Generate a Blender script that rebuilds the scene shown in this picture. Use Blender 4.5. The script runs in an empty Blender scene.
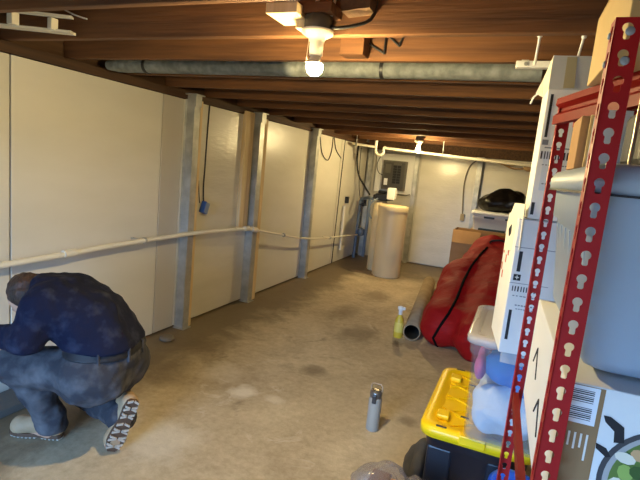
import bpy, bmesh, math, random
import numpy as np
from mathutils import Vector, Matrix, noise as mnoise
random.seed(7)
S = bpy.context.scene
COL = S.collection
PI = math.pi

# ------------------------------------------------------------------ camera
yaw, pitch, roll = math.radians(22.192), math.radians(8.685), math.radians(5.625)
FPX = 481.0
CAM = Vector((2.789, 0.0, 1.6))
cy, sy, cp, sp = math.cos(yaw), math.sin(yaw), math.cos(pitch), math.sin(pitch)
_f = Vector((-sy*cp, cy*cp, -sp)); _r = Vector((cy, sy, 0)); _u = _r.cross(_f)
cr, sr = math.cos(roll), math.sin(roll)
R3 = cr*_r + sr*_u; U3 = -sr*_r + cr*_u
cd = bpy.data.cameras.new('camera'); cam = bpy.data.objects.new('camera', cd); COL.objects.link(cam)
m = Matrix.Identity(4)
for i in range(3):
    m[i][0] = R3[i]; m[i][1] = U3[i]; m[i][2] = -_f[i]; m[i][3] = CAM[i]
cam.matrix_world = m
cd.sensor_width = 36; cd.lens = FPX/640*36; cd.clip_start = .05
S.camera = cam

def ray(x, y): return _f + R3*((x-320)/FPX) - U3*((y-240)/FPX)
def at(x, y, Y):                        # photo measurement -> point at depth Y
    d = ray(x, y); return CAM + d*((Y-CAM.y)/d.y)
def atx(x, y, X):
    d = ray(x, y); return CAM + d*((X-CAM.x)/d.x)
def atz(x, y, Z):
    d = ray(x, y); return CAM + d*((Z-CAM.z)/d.z)

# ------------------------------------------------------------------ materials
def lin(c):
    out = []
    for v in c:
        v = v/255
        out.append(v/12.92 if v <= .04045 else ((v+.055)/1.055)**2.4)
    return (*out, 1)
MATS = {}
def mat(name, rgb, rough=.6, metal=0, rgb2=None, vs=6, lo=.35, hi=.7, bump=0, bs=60, stretch=None, detail=4, spec=.5, trans=0, alpha=1, emit=0, coat=0, dist=.01):
    if name in MATS: return MATS[name]
    M_ = bpy.data.materials.new(name); M_.use_nodes = True
    nt = M_.node_tree; b = nt.nodes['Principled BSDF']
    b.inputs['Base Color'].default_value = lin(rgb); b.inputs['Roughness'].default_value = rough
    b.inputs['Metallic'].default_value = metal; b.inputs['Specular IOR Level'].default_value = spec
    b.inputs['Transmission Weight'].default_value = trans; b.inputs['Alpha'].default_value = alpha
    b.inputs['Coat Weight'].default_value = coat
    if emit:
        b.inputs['Emission Color'].default_value = lin(rgb); b.inputs['Emission Strength'].default_value = emit
    tc = nt.nodes.new('ShaderNodeTexCoord'); mp = nt.nodes.new('ShaderNodeMapping')
    nt.links.new(tc.outputs['Object'], mp.inputs['Vector'])
    if stretch: mp.inputs['Scale'].default_value = stretch
    if rgb2:
        n = nt.nodes.new('ShaderNodeTexNoise'); n.inputs['Scale'].default_value = vs; n.inputs['Detail'].default_value = detail
        nt.links.new(mp.outputs['Vector'], n.inputs['Vector'])
        r = nt.nodes.new('ShaderNodeValToRGB'); r.color_ramp.elements[0].position = lo; r.color_ramp.elements[1].position = hi
        r.color_ramp.elements[0].color = lin(rgb); r.color_ramp.elements[1].color = lin(rgb2)
        nt.links.new(n.outputs['Fac'], r.inputs['Fac']); nt.links.new(r.outputs['Color'], b.inputs['Base Color'])
    if bump:
        n2 = nt.nodes.new('ShaderNodeTexNoise'); n2.inputs['Scale'].default_value = bs; n2.inputs['Detail'].default_value = 5
        nt.links.new(mp.outputs['Vector'], n2.inputs['Vector'])
        bp = nt.nodes.new('ShaderNodeBump'); bp.inputs['Strength'].default_value = bump; bp.inputs['Distance'].default_value = dist
        nt.links.new(n2.outputs['Fac'], bp.inputs['Height']); nt.links.new(bp.outputs['Normal'], b.inputs['Normal'])
    MATS[name] = M_
    return M_

wood = mat('joist_wood', (74, 44, 20), .8, rgb2=(122, 78, 38), vs=3, lo=.3, hi=.75, bump=.3, bs=8, stretch=(.5, 9, 9), detail=8)
wood_lt = mat('stud_wood', (208, 180, 132), .75, rgb2=(230, 206, 162), vs=4, bump=.2, bs=9, stretch=(8, 8, .6), detail=8)
wood_dk = mat('sill_wood', (62, 40, 22), .8, rgb2=(88, 60, 34), vs=4, bump=.3, bs=8, stretch=(8, .5, 8), detail=8)
foam = mat('foam_board', (214, 209, 194), .32, rgb2=(224, 219, 206), vs=1.2, bump=.12, bs=9, stretch=(1, .7, 2.2), spec=.45, dist=.02)
foam_r = mat('foil_board', (210, 204, 186), .24, rgb2=(222, 216, 200), vs=2, bump=.2, bs=14, stretch=(1, .5, 2.5), spec=.6, dist=.02)
steel = mat('galvanised_steel', (166, 166, 160), .45, .55, rgb2=(200, 200, 194), vs=9, bump=.08, bs=30)
steel_pipe = mat('galvanised_pipe', (112, 116, 114), .65, .4, rgb2=(146, 150, 146), vs=22, bump=.1, bs=60)
conc_wall = mat('concrete_wall', (190, 184, 168), .8, rgb2=(206, 200, 186), vs=3, bump=.3, bs=25)
pvc = mat('pvc_plastic', (226, 218, 196), .4, rgb2=(232, 226, 208), vs=3)
white_pl = mat('white_plastic', (228, 226, 220), .4)
cream = mat('cream_plastic', (226, 204, 158), .38, rgb2=(232, 212, 168), vs=2)
black_pl = mat('black_plastic', (22, 22, 24), .45)
blackcable = mat('black_cable', (18, 17, 16), .5)
cardboard = mat('cardboard', (170, 128, 80), .8, rgb2=(186, 144, 94), vs=4, bump=.08, bs=40)
cardboard_w = mat('white_cardboard', (226, 226, 224), .6, rgb2=(232, 231, 228), vs=3)
cardboard_cream = mat('kraft_carton', (206, 172, 112), .75, rgb2=(216, 184, 126), vs=2)
red_paint = mat('red_paint', (158, 18, 22), .45, rgb2=(172, 24, 28), vs=6, spec=.3)
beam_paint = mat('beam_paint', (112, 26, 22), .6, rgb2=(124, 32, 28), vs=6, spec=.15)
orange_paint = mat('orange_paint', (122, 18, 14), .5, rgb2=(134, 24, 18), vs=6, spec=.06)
particle = mat('particle_board', (178, 140, 92), .85, rgb2=(196, 160, 112), vs=60)
ink = mat('black_ink', (28, 28, 34), .6)
ink_grey = mat('grey_ink', (120, 124, 134), .6)
ink_white = mat('white_ink', (230, 226, 216), .6)
label_white = mat('label_paper', (232, 234, 238), .6)
redcloth = mat('red_nylon', (150, 12, 14), .7, rgb2=(168, 18, 18), vs=4, bump=.5, bs=12, spec=.25, dist=.03)
blackbag = mat('black_film', (14, 13, 13), .28, bump=.8, bs=9, dist=.03)
yellow = mat('yellow_plastic', (250, 208, 12), .38, rgb2=(246, 200, 14), vs=3)
black_tote = mat('black_tote_plastic', (24, 26, 34), .42, rgb2=(30, 32, 42), vs=5)

# ------------------------------------------------------------------ builders
class MB:
    def __init__(s): s.v = []; s.f = []; s.mi = []; s.sm = []
    def add(s, vs, fs, mi=0, smooth=False):
        o = len(s.v); s.v += [tuple(v) for v in vs]
        for f in fs: s.f.append(tuple(i+o for i in f)); s.mi.append(mi); s.sm.append(smooth)
        return s
    def addbm(s, bm, mi=0, smooth=False):
        bm.verts.index_update()
        s.add([v.co[:] for v in bm.verts], [[v.index for v in f.verts] for f in bm.faces], mi, smooth); bm.free(); return s
    def box(s, lo, hi, bev=0, mi=0, M=None, seg=2):
        bm = bmesh.new(); bmesh.ops.create_cube(bm, size=1)
        for v in bm.verts: v.co = Vector([lo[i]+(v.co[i]+.5)*(hi[i]-lo[i]) for i in range(3)])
        if bev: bmesh.ops.bevel(bm, geom=bm.edges[:], offset=bev, segments=seg, affect='EDGES', profile=.5)
        if M is not None: bm.transform(M)
        return s.addbm(bm, mi)
    def hexa(s, b, t, mi=0):
        """solid from bottom loop and top loop (same length)"""
        n = len(b)
        return s.add(list(b)+list(t), [tuple(range(n))[::-1], tuple(range(n, 2*n))]+[(i, (i+1) % n, n+(i+1) % n, n+i) for i in range(n)], mi)
    def prism(s, pts, d, mi=0):
        d = Vector(d); a = [Vector(p) for p in pts]
        return s.hexa(a, [p+d for p in a], mi)
    def rings(s, rs, cap=True, mi=0, smooth=True):
        n = len(rs[0]); vs = [p for r in rs for p in r]; fs = []
        for k in range(len(rs)-1):
            for i in range(n): fs.append((k*n+i, k*n+(i+1) % n, (k+1)*n+(i+1) % n, (k+1)*n+i))
        s.add(vs, fs, mi, smooth)
        if cap:
            s.add(rs[0], [tuple(range(n))[::-1]], mi); s.add(rs[-1], [tuple(range(n))], mi)
        return s
    def lathe(s, c, prof, n=24, axis=(0, 0, 1), mi=0, cap=True):
        ax = Vector(axis).normalized(); a = ax.orthogonal().normalized(); b = ax.cross(a); c = Vector(c)
        return s.rings([[c+ax*z+(a*math.cos(t)+b*math.sin(t))*r for t in [2*PI*i/n for i in range(n)]] for r, z in prof], cap, mi)
    def cyl(s, p, q, r, r2=None, n=14, mi=0):
        p = Vector(p); q = Vector(q)
        return s.lathe(p, [(r, 0), (r if r2 is None else r2, (q-p).length)], n, q-p, mi)
    def tube(s, pts, r, n=8, mi=0, sub=0):
        P = [Vector(p) for p in pts]
        if sub:
            Q = []
            for i in range(len(P)-1):
                p0, p1, p2, p3 = P[max(i-1, 0)], P[i], P[i+1], P[min(i+2, len(P)-1)]
                for k in range(sub):
                    t = k/sub
                    Q.append(.5*((2*p1)+(p2-p0)*t+(2*p0-5*p1+4*p2-p3)*t*t+(3*p1-p0-3*p2+p3)*t**3))
            P = Q+[P[-1]]
        rs = []; up = None
        for i, p in enumerate(P):
            d = (P[min(i+1, len(P)-1)]-P[max(i-1, 0)]).normalized()
            a = d.orthogonal() if up is None else up-d*up.dot(d)
            a.normalize(); up = a; b = d.cross(a)
            rs.append([p+(a*math.cos(t)+b*math.sin(t))*r for t in [2*PI*k/n for k in range(n)]])
        return s.rings(rs, True, mi)
    def ball(s, c, r, sc=(1, 1, 1), mi=0, sub=3):
        bm = bmesh.new(); bmesh.ops.create_icosphere(bm, subdivisions=sub, radius=r)
        for v in bm.verts: v.co = Vector([v.co[i]*sc[i]+c[i] for i in range(3)])
        return s.addbm(bm, mi, True)
    def xf(s, M):
        s.v = [tuple(M @ Vector(v)) for v in s.v]; return s

def rootloc(o):
    while o.parent: o = o.parent
    return o.location.copy()
def obj(name, mb, mats, parent=None, label=None, fix=True):
    if not isinstance(mats, (list, tuple)): mats = [mats]
    if parent is not None: off = rootloc(parent)
    else:
        a = np.array(mb.v); off = Vector(((a[:, 0].min()+a[:, 0].max())/2, (a[:, 1].min()+a[:, 1].max())/2, a[:, 2].min()))
    me = bpy.data.meshes.new(name)
    me.from_pydata([(v[0]-off[0], v[1]-off[1], v[2]-off[2]) for v in mb.v], [], mb.f)
    for m_ in mats: me.materials.append(m_)
    me.polygons.foreach_set('material_index', mb.mi); me.polygons.foreach_set('use_smooth', mb.sm)
    if fix:
        bm = bmesh.new(); bm.from_mesh(me); bmesh.ops.recalc_face_normals(bm, faces=bm.faces[:]); bm.to_mesh(me); bm.free()
    me.update()
    o = bpy.data.objects.new(name, me); COL.objects.link(o)
    if parent is not None: o.parent = parent
    else: o.location = off
    if label: o['label'] = label
    return o
def tag(o, label, cat, group=None):
    o['label'] = label; o['category'] = cat
    if group: o['group'] = group
    return o
def thing(name, loc, label, cat, group=None):
    o = bpy.data.objects.new(name, None); COL.objects.link(o); o.location = loc; o.empty_display_size = .1
    return tag(o, label, cat, group)
def struct(name, mb, m_, parent=None):
    o = obj(name, mb, m_, parent)
    if parent is None: o['kind'] = 'structure'
    return o

# ---- implicit surfaces for soft shapes (bags, cloth, the person)
def smin(a, b, k):
    h = np.clip(.5+.5*(b-a)/k, 0, 1)
    return b*(1-h)+a*h-k*h*(1-h)
class SDF:
    def __init__(s, lo, hi, h):
        s.lo = np.array(lo, float); s.h = h
        s.n = np.ceil((np.array(hi)-s.lo)/h).astype(int)+1
        s.V = np.full(s.n, 1.0, np.float32)
        s.ax = [s.lo[i]+h*np.arange(s.n[i]) for i in range(3)]
    def _sl(s, a, b):
        i0 = np.clip(np.floor((np.array(a)-s.lo)/s.h).astype(int), 0, s.n-1)
        i1 = np.clip(np.ceil((np.array(b)-s.lo)/s.h).astype(int)+1, 1, s.n)
        return tuple(slice(x, y) for x, y in zip(i0, i1))
    def _grid(s, sl):
        return np.meshgrid(*[s.ax[i][sl[i]] for i in range(3)], indexing='ij')
    def cone(s, p, q, r1, r2, k=.03, flat=None, sub=False):
        p = np.array(p, float); q = np.array(q, float); R = max(r1, r2)+k*2+.04
        sl = s._sl(np.minimum(p, q)-R, np.maximum(p, q)+R)
        if min(x.stop-x.start for x in sl) <= 0: return s
        X, Y, Z = s._grid(sl); d = q-p; L2 = max(d@d, 1e-9)
        t = np.clip(((X-p[0])*d[0]+(Y-p[1])*d[1]+(Z-p[2])*d[2])/L2, 0, 1)
        D = np.sqrt((X-p[0]-t*d[0])**2+(Y-p[1]-t*d[1])**2+(Z-p[2]-t*d[2])**2)-(r1+(r2-r1)*t)
        s.V[sl] = -smin(-s.V[sl], D, k) if sub else smin(s.V[sl], D, k)
        return s
    def chain(s, pts, rs, k=.03):
        for i in range(len(pts)-1): s.cone(pts[i], pts[i+1], rs[i], rs[i+1], k)
        return s
    def ell(s, c, r, k=.03, R=None, sub=False):
        c = np.array(c, float); r = np.array(r, float); m_ = r.max()+2*k+.04
        sl = s._sl(c-m_, c+m_); X, Y, Z = s._grid(sl)
        P = np.stack([X-c[0], Y-c[1], Z-c[2]], -1)
        if R is not None: P = P @ np.array(R)          # columns = local axes
        q = np.sqrt(((P/r)**2).sum(-1)); g = np.sqrt(((P/r**2)**2).sum(-1))+1e-6
        D = q*(q-1)/g
        s.V[sl] = -smin(-s.V[sl], D, k) if sub else smin(s.V[sl], D, k)
        return s
    def rough(s, amp, freq, seed=0, n=7):
        rg = np.random.RandomState(seed); X, Y, Z = np.meshgrid(*s.ax, indexing='ij'); W = np.zeros(s.n, np.float32)
        for _ in range(n):
            d = rg.normal(size=3); d *= freq*rg.uniform(.6, 1.7)/np.linalg.norm(d)
            W += np.sin(d[0]*X+d[1]*Y+d[2]*Z+rg.uniform(0, 6.3)+1.5*np.sin(.6*(d[1]*X+d[2]*Y+d[0]*Z)))
        s.V += (amp*W/n*1.8).astype(np.float32); return s
    def floor(s, z):
        Z = s.ax[2][None, None, :]; s.V = np.maximum(s.V, (z-Z).astype(np.float32)); return s
    def cut(s, p, nrm, k=.01):
        X, Y, Z = np.meshgrid(*s.ax, indexing='ij'); n = np.array(nrm, float); n /= np.linalg.norm(n)
        D = (X-p[0])*n[0]+(Y-p[1])*n[1]+(Z-p[2])*n[2]
        s.V = -smin(-s.V, -D, k).astype(np.float32); return s
    def mesh(s, mb=None, mi=0):
        V = np.pad(s.V, 1, constant_values=1.0); lo = s.lo-s.h; n = V.shape
        ins = V < 0
        cs = np.zeros((n[0]-1, n[1]-1, n[2]-1), int)
        for a in (0, 1):
            for b in (0, 1):
                for c in (0, 1): cs += ins[a:n[0]-1+a, b:n[1]-1+b, c:n[2]-1+c]
        act = (cs > 0) & (cs < 8); I = np.argwhere(act)
        acc = np.zeros((len(I), 3)); cnt = np.zeros(len(I))
        co = [(a, b, c) for a in (0, 1) for b in (0, 1) for c in (0, 1)]
        for a in co:
            for ax in range(3):
                if a[ax]: continue
                b = list(a); b[ax] = 1
                va = V[I[:, 0]+a[0], I[:, 1]+a[1], I[:, 2]+a[2]]; vb = V[I[:, 0]+b[0], I[:, 1]+b[1], I[:, 2]+b[2]]
                mk = (va < 0) != (vb < 0); t = np.where(mk, va/np.where(mk, va-vb, 1), 0)
                pos = np.tile(np.array(a, float), (len(I), 1)); pos[:, ax] += t
                acc[mk] += pos[mk]; cnt[mk] += 1
        P = lo+(I+acc/cnt[:, None])*s.h
        idx = np.full(act.shape, -1); idx[act] = np.arange(len(I))
        F = []
        for ax in range(3):
            o1, o2 = (ax+1) % 3, (ax+2) % 3
            A = [slice(1, -1)]*3; A[ax] = slice(0, n[ax]-1); B = [slice(1, -1)]*3; B[ax] = slice(1, n[ax])
            ch = ins[tuple(A)] != ins[tuple(B)]
            E_ = np.argwhere(ch)
            for j in range(3):
                if j != ax: E_[:, j] += 1
            if not len(E_): continue
            def q(d1, d2):
                e = E_.copy(); e[:, o1] += d1; e[:, o2] += d2; return idx[e[:, 0], e[:, 1], e[:, 2]]
            F.append(np.stack([q(-1, -1), q(0, -1), q(0, 0), q(-1, 0)], 1))
        F = np.concatenate(F); F = F[(F >= 0).all(1)]
        mb = mb or MB(); mb.add(P.tolist(), F.tolist(), mi, True); return mb

# ================================================================== SETTING
BACK = 8.75; JB = 2.125; SUB = 2.36; RW = 4.3; FRONT = -1.9
# floor: bare concrete, damp band along the walls, pale smears
fm = bpy.data.materials.new('concrete_floor'); fm.use_nodes = True
nt = fm.node_tree; bs_ = nt.nodes['Principled BSDF']; N = nt.nodes.new; Lk = nt.links.new
tc = N('ShaderNodeTexCoord'); sep = N('ShaderNodeSeparateXYZ'); Lk(tc.outputs['Object'], sep.inputs[0])
def nz(scale, det=5, rough=.6, dist=0):
    n = N('ShaderNodeTexNoise'); n.inputs['Scale'].default_value = scale; n.inputs['Detail'].default_value = det
    n.inputs['Roughness'].default_value = rough; n.inputs['Distortion'].default_value = dist
    Lk(tc.outputs['Object'], n.inputs['Vector']); return n.outputs['Fac']
def ramp(fac, a, b, ca, cb):
    r = N('ShaderNodeValToRGB'); r.color_ramp.elements[0].position = a; r.color_ramp.elements[1].position = b
    r.color_ramp.elements[0].color = ca; r.color_ramp.elements[1].color = cb; Lk(fac, r.inputs['Fac']); return r.outputs['Color']
def mixc(fac, a, b, mode='MIX'):
    n = N('ShaderNodeMix'); n.data_type = 'RGBA'; n.blend_type = mode
    if isinstance(fac, float): n.inputs[0].default_value = fac
    else: Lk(fac, n.inputs[0])
    Lk(a, n.inputs[6]); Lk(b, n.inputs[7]); return n.outputs[2]
def math_(op, a, b=None):
    n = N('ShaderNodeMath'); n.operation = op
    for i, v in enumerate((a, b)):
        if v is None: continue
        if isinstance(v, (int, float)): n.inputs[i].default_value = v
        else: Lk(v, n.inputs[i])
    return n.outputs[0]
W_ = (1, 1, 1, 1); K_ = (0, 0, 0, 1)
base = ramp(nz(1.1, 9, .68, .6), .36, .64, lin((160, 140, 108)), lin((216, 198, 164)))
base = mixc(.35, base, ramp(nz(22, 6, .7), .3, .7, lin((150, 132, 106)), lin((222, 206, 178))))
smear = ramp(nz(2.6, 7, .7, 1.2), .60, .74, K_, W_)
rgbs = N('ShaderNodeRGB'); rgbs.outputs[0].default_value = lin((226, 216, 196))
base = mixc(math_('MULTIPLY', smear, .75), base, rgbs.outputs[0])
spots = ramp(nz(3.0, 5, .6, .6), .62, .74, K_, W_)
rgbd = N('ShaderNodeRGB'); rgbd.outputs[0].default_value = lin((104, 86, 64))
base = mixc(math_('MULTIPLY', spots, .7), base, rgbd.outputs[0])
def blot(px, py, rad, k, stretch=1.0):
    c_ = atz(px, py, 0); dx = math_('SUBTRACT', sep.outputs['X'], c_.x-FOX); dy = math_('MULTIPLY', math_('SUBTRACT', sep.outputs['Y'], c_.y-FOY), stretch)
    d_ = math_('SQRT', math_('ADD', math_('MULTIPLY', dx, dx), math_('MULTIPLY', dy, dy)))
    d_ = math_('ADD', d_, math_('MULTIPLY', math_('SUBTRACT', nz(7, 5, .65), .5), rad*1.6))
    return math_('MULTIPLY', ramp(math_('DIVIDE', d_, rad), .35, 1.0, W_, K_), k)
FOX, FOY = (RW+.2-.25)/2, (FRONT-.2+BACK+.25)/2
for bl in ((357, 333, .26, .55, .7), (313, 371, .14, .6, 1), (345, 312, .2, .4, .6), (375, 296, .25, .5, .6), (405, 421, .1, .5, 1), (205, 345, .25, .4, 1)):
    base = mixc(blot(*bl), base, rgbd.outputs[0])
for bl in ((245, 392, .12, .8, 1), (275, 400, .10, .6, 1.5), (160, 440, .25, .5, 1), (225, 372, .2, .35, 1)):
    base = mixc(blot(*bl), base, rgbs.outputs[0])
# damp stain: distance from left/back wall broken up with noise
wob = math_('MULTIPLY', math_('SUBTRACT', nz(2.2, 6, .65, .5), .5), 1.1)
xw = math_('ADD', sep.outputs['X'], wob)
damp = ramp(math_('DIVIDE', math_('ADD', xw, 2.15), 2.0), .22, .40, W_, K_)
yw = math_('ADD', math_('SUBTRACT', 5.3, sep.outputs['Y']), math_('MULTIPLY', wob, 2.2))
damp2 = ramp(math_('DIVIDE', yw, 4.0), .22, .5, W_, K_)
damp = math_('MAXIMUM', damp, damp2)
rgbw = N('ShaderNodeRGB'); rgbw.outputs[0].default_value = lin((108, 92, 68))
base = mixc(math_('MULTIPLY', damp, .85), base, rgbw.outputs[0])
Lk(base, bs_.inputs['Base Color'])
rr = ramp(damp, 0, 1, (.75, .75, .75, 1), (.55, .55, .55, 1)); Lk(rr, bs_.inputs['Roughness'])
bp = N('ShaderNodeBump'); bp.inputs['Strength'].default_value = .25; bp.inputs['Distance'].default_value = .01
Lk(nz(30, 6, .7), bp.inputs['Height']); Lk(bp.outputs[0], bs_.inputs['Normal'])
struct('floor', MB().box((-.25, FRONT-.2, -.1), (RW+.2, BACK+.25, 0)), fm)

struct('wall_left', MB().box((-.25, FRONT-.2, 0), (-.06, BACK+.25, 2.12)), conc_wall)
struct('wall_back', MB().box((-.06, BACK+.06, 0), (RW, BACK+.25, SUB)), conc_wall)
struct('wall_right', MB().box((RW, FRONT-.2, 0), (RW+.2, BACK+.25, SUB)), conc_wall)
# wall behind the camera with the opening that lets the daylight in
WX0, WX1, WZ0, WZ1 = .75, 2.6, .3, 1.85
struct('wall_front', MB().box((-.055, FRONT-.2, 0), (WX0, FRONT, SUB)).box((WX1, FRONT-.2, 0), (RW, FRONT, SUB))
       .box((WX0, FRONT-.2, 0), (WX1, FRONT, WZ0)).box((WX0, FRONT-.2, WZ1), (WX1, FRONT, SUB)), conc_wall)
fr = MB()
for a, b in (((WX0, WZ0), (WX0+.05, WZ1)), ((WX1-.05, WZ0), (WX1, WZ1)), ((WX0, WZ0), (WX1, WZ0+.05)), ((WX0, WZ1-.05), (WX1, WZ1))):
    fr.box((a[0], FRONT-.12, a[1]), (b[0], FRONT-.04, b[1]))
struct('window_1', fr, wood_lt)
struct('ceiling', MB().box((-.25, FRONT-.2, SUB), (RW+.2, BACK+.25, SUB+.05)), wood)
struct('trim_1', MB().box((-.25, FRONT-.2, 2.12), (-.055, BACK+.25, SUB)).box((-.055, FRONT, 2.06), (.012, BACK, 2.12), .004), wood_dk)
struct('trim_2', MB().box((.02, BACK-.03, 2.01), (RW, BACK+.06, SUB)), wood_dk)

# white insulation boards on the left foundation wall
for (a, b, mm, lab) in (
    (FRONT+.06, .64, foam, 'white insulation board on the left wall, nearest the daylight opening'),
    (.65, 1.92, foam, 'white insulation board on the left wall beside the crouching person'),
    (1.93, 3.19, foam, 'large white insulation board right of the crouching person, up to the first steel post'),
    (3.2, 3.45, mat('foam_board_grey', (196, 188, 172), .4, rgb2=(204, 197, 182), vs=1.5), 'narrow greyer strip of insulation board against the first steel post'),
    (3.46, 4.62, foam_r, 'glossy rippled insulation board behind the blue junction box'),
    (4.63, 6.12, foam, 'white insulation board between the second and third steel posts'),
    (6.13, 7.36, foam, 'white insulation board under the two wire loops, past the third steel post'),
    (7.375, BACK, foam, 'white insulation board in the back left corner by the water softener')):
    tag(obj('insulation_board', MB().box((-.055, a, .02), (0, b, 2.055), .003), mm), lab, 'insulation board', 'insulation boards')
for (a, b, lab) in ((1.03, 2.0, 'white insulation board on the back wall, right of the water softener'),
                    (2.11, RW-.01, 'white insulation board on the back wall behind the black bag')):
    tag(obj('insulation_board', MB().box((a, BACK, .02), (b, BACK+.055, 2.0), .003), foam_r), lab, 'insulation board', 'insulation boards')

# joists
jl = [(-1.3, 'joist nearest the daylight opening'), (-.87, 'second joist from the daylight opening'), (-.44, 'joist just behind the camera'),
      (.0, 'joist above the camera'), (.43, 'joist over the near end of the red rack'), (.98, 'joist over the middle of the red rack'),
      (1.45, 'wooden ceiling joist in front of the near bulb, at the top edge'),
      (1.885, 'wooden ceiling joist that carries the near bulb fixture'),
      (2.31, 'wooden ceiling joist just in front of the grey metal pipe'),
      (2.79, 'wooden ceiling joist just behind the grey metal pipe'),
      (3.26, 'second wooden ceiling joist behind the grey metal pipe'),
      (3.79, 'third wooden ceiling joist behind the grey metal pipe'),
      (4.34, 'fourth wooden ceiling joist behind the grey metal pipe'),
      (4.98, 'fifth wooden ceiling joist behind the grey metal pipe'),
      (5.66, 'sixth wooden ceiling joist behind the grey metal pipe'),
      (6.42, 'wooden ceiling joist just in front of the far bulb'),
      (7.12, 'bright orange-lit wooden ceiling joist that carries the far bulb'),
      (7.95, 'wooden ceiling joist nearest the back wall')]
for y, lab in jl:
    tag(obj('ceiling_joist', MB().box((-.05, y, JB), (RW, y+.04, SUB), .003, seg=1), wood), lab, 'joist', 'ceiling joists')

# ================================================================== STEEL POSTS
def channel(y0, y1, d, z1, web=.006):
    """I-section standing on the floor against the left wall"""
    mb = MB()
    mb.box((.001, y0, 0), (web, y1, z1)).box((d-web, y0, 0), (d, y1, z1))
    mb.box((web, y0+.012, 0), (d-web, y0+.02, z1)).box((web, y1-.012, 0), (d-web, y1-.006, z1))
    return mb
def steel_post(y0, y1, lab, d=.1, z1=2.1):
    t = thing('steel_post', (d/2, (y0+y1)/2, 0), lab, 'post', 'steel wall posts')
    obj('channel', channel(y0, y1, d, z1), steel, t)
    obj('top_bracket', MB().box((.0, y0-.02, z1-.005), (d+.03, y1+.02, z1+.004)).box((d, y0, z1-.1), (d+.012, y1, z1)), steel, t)
    obj('base_plate', MB().box((.0, y0-.015, 0), (d+.02, y1+.015, .008)), steel, t)
    return t
steel_post(3.47, 3.55, 'steel wall post nearest the crouching person, beside the blue junction box')
steel_post(4.6, 4.69, 'steel wall post with wooden boards on both sides')
steel_post(6.14, 6.23, 'third steel wall post, standing between two plain white boards')
tag(obj('wooden_strip', MB().box((0.001, 3.573, .0), (.085, 3.607, 2.06), .002), wood_lt), 'thin pale wooden strip on the right of the first steel post', 'wooden strip')
tag(obj('wooden_plank', MB().box((.001, 4.40, .86), (.04, 4.57, 2.09), .003), wood_lt), 'wide nailed wooden plank left of the second steel post', 'plank')
tag(obj('wooden_strip', MB().box((.001, 4.72, 0), (.085, 4.79, 2.05), .003), wood_lt), 'pale wooden strip on the right of the second steel post', 'wooden strip')
def back_post(x0, x1, lab, d=.09):
    t = thing('steel_post', ((x0+x1)/2, BACK-d/2, 0), lab, 'post', 'steel wall posts')
    w = .006
    obj('channel', MB().box((x0, BACK-d, 0), (x1, BACK-d+w, 2.0)).box((x0, BACK-w, 0), (x1, BACK-.001, 2.0)).box((x0+.012, BACK-d+w, 0), (x0+.02, BACK-w, 2.0)), steel, t)
    obj('top_bracket', MB().box((x0-.02, BACK-d-.02, 2.0), (x1+.02, BACK, 2.008)), steel, t)
    return t
back_post(.93, 1.0, 'steel post on the back wall right of the electrical panel')
back_post(2.0, 2.08, 'pale steel post on the back wall left of the black bag')
back_post(.06, .14, 'steel post in the back left corner behind the grey pipes')

# ================================================================== PIPES AND CABLES, LEFT WALL
t = thing('water_pipe', (.13, 3, .8), 'long cream plastic pipe running along the left wall', 'pipe')
pts = [(.135, -1.2, .84), (.135, 1.79, .872), (.135, 2.6, .893), (.135, 3.5, .9), (.135, 4.2, .878), (.135, 4.58, .84)]
obj('near_run', MB().tube(pts, .019, 10, sub=6), pvc, t)
obj('far_run', MB().tube([(.135, 4.58, .84), (.135, 5.2, .73), (.135, 5.85, .62), (.135, 6.6, .545), (.135, 7.5, .49), (.135, 8.27, .44)], .013, 10, sub=6), pvc, t)
for y, z in ((2.18, .883), (4.36, .869)):
    obj('coupling', MB().cyl((.135, y, z), (.135, y+.09, z+.001), .026, n=14), pvc, t)
obj('elbow_fitting', MB().cyl((.135, 4.52, .855), (.135, 4.62, .835), .028).cyl((.135, 4.57, .84), (.02, 4.57, .84), .018), pvc, t)
for y, z in ((.2, .86), (2.9, .897), (5.3, .714), (6.9, .52)):
    obj('clamp', MB().cyl((.0, y, z), (.135, y, z), .006).cyl((.135, y-.008, z), (.135, y+.008, z), .024), steel, t)

t = thing('junction_box', (.03, 3.69, 1.06), 'small blue junction box hanging from a dark cable on the rippled board', 'junction box')
mbx = MB().box((0, -.035, -.055), (.05, .035, .055), .006)
Mx = Matrix.Translation((.03, 3.755, 1.11)) @ Matrix.Rotation(math.radians(-22), 4, 'X')
mbx.xf(Mx)
obj('body', mbx, mat('blue_plastic', (40, 78, 140), .45), t)
obj('cover', MB().box((.05, -.03, -.05), (.056, .03, .05), .004).xf(Mx), mat('grey_cover', (120, 134, 158), .4), t)
obj('cable', MB().tube([(.03, 3.775, 2.05), (.03, 3.765, 1.8), (.03, 3.76, 1.5), (.03, 3.755, 1.3), (.045, 3.75, 1.16)], .007, 6, sub=5), blackcable, t)
obj('branch_cable', MB().tube([(.014, 3.73, 1.15), (.012, 3.71, 1.28), (.012, 3.70, 1.36)], .004, 6, sub=5), blackcable, t)

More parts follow.
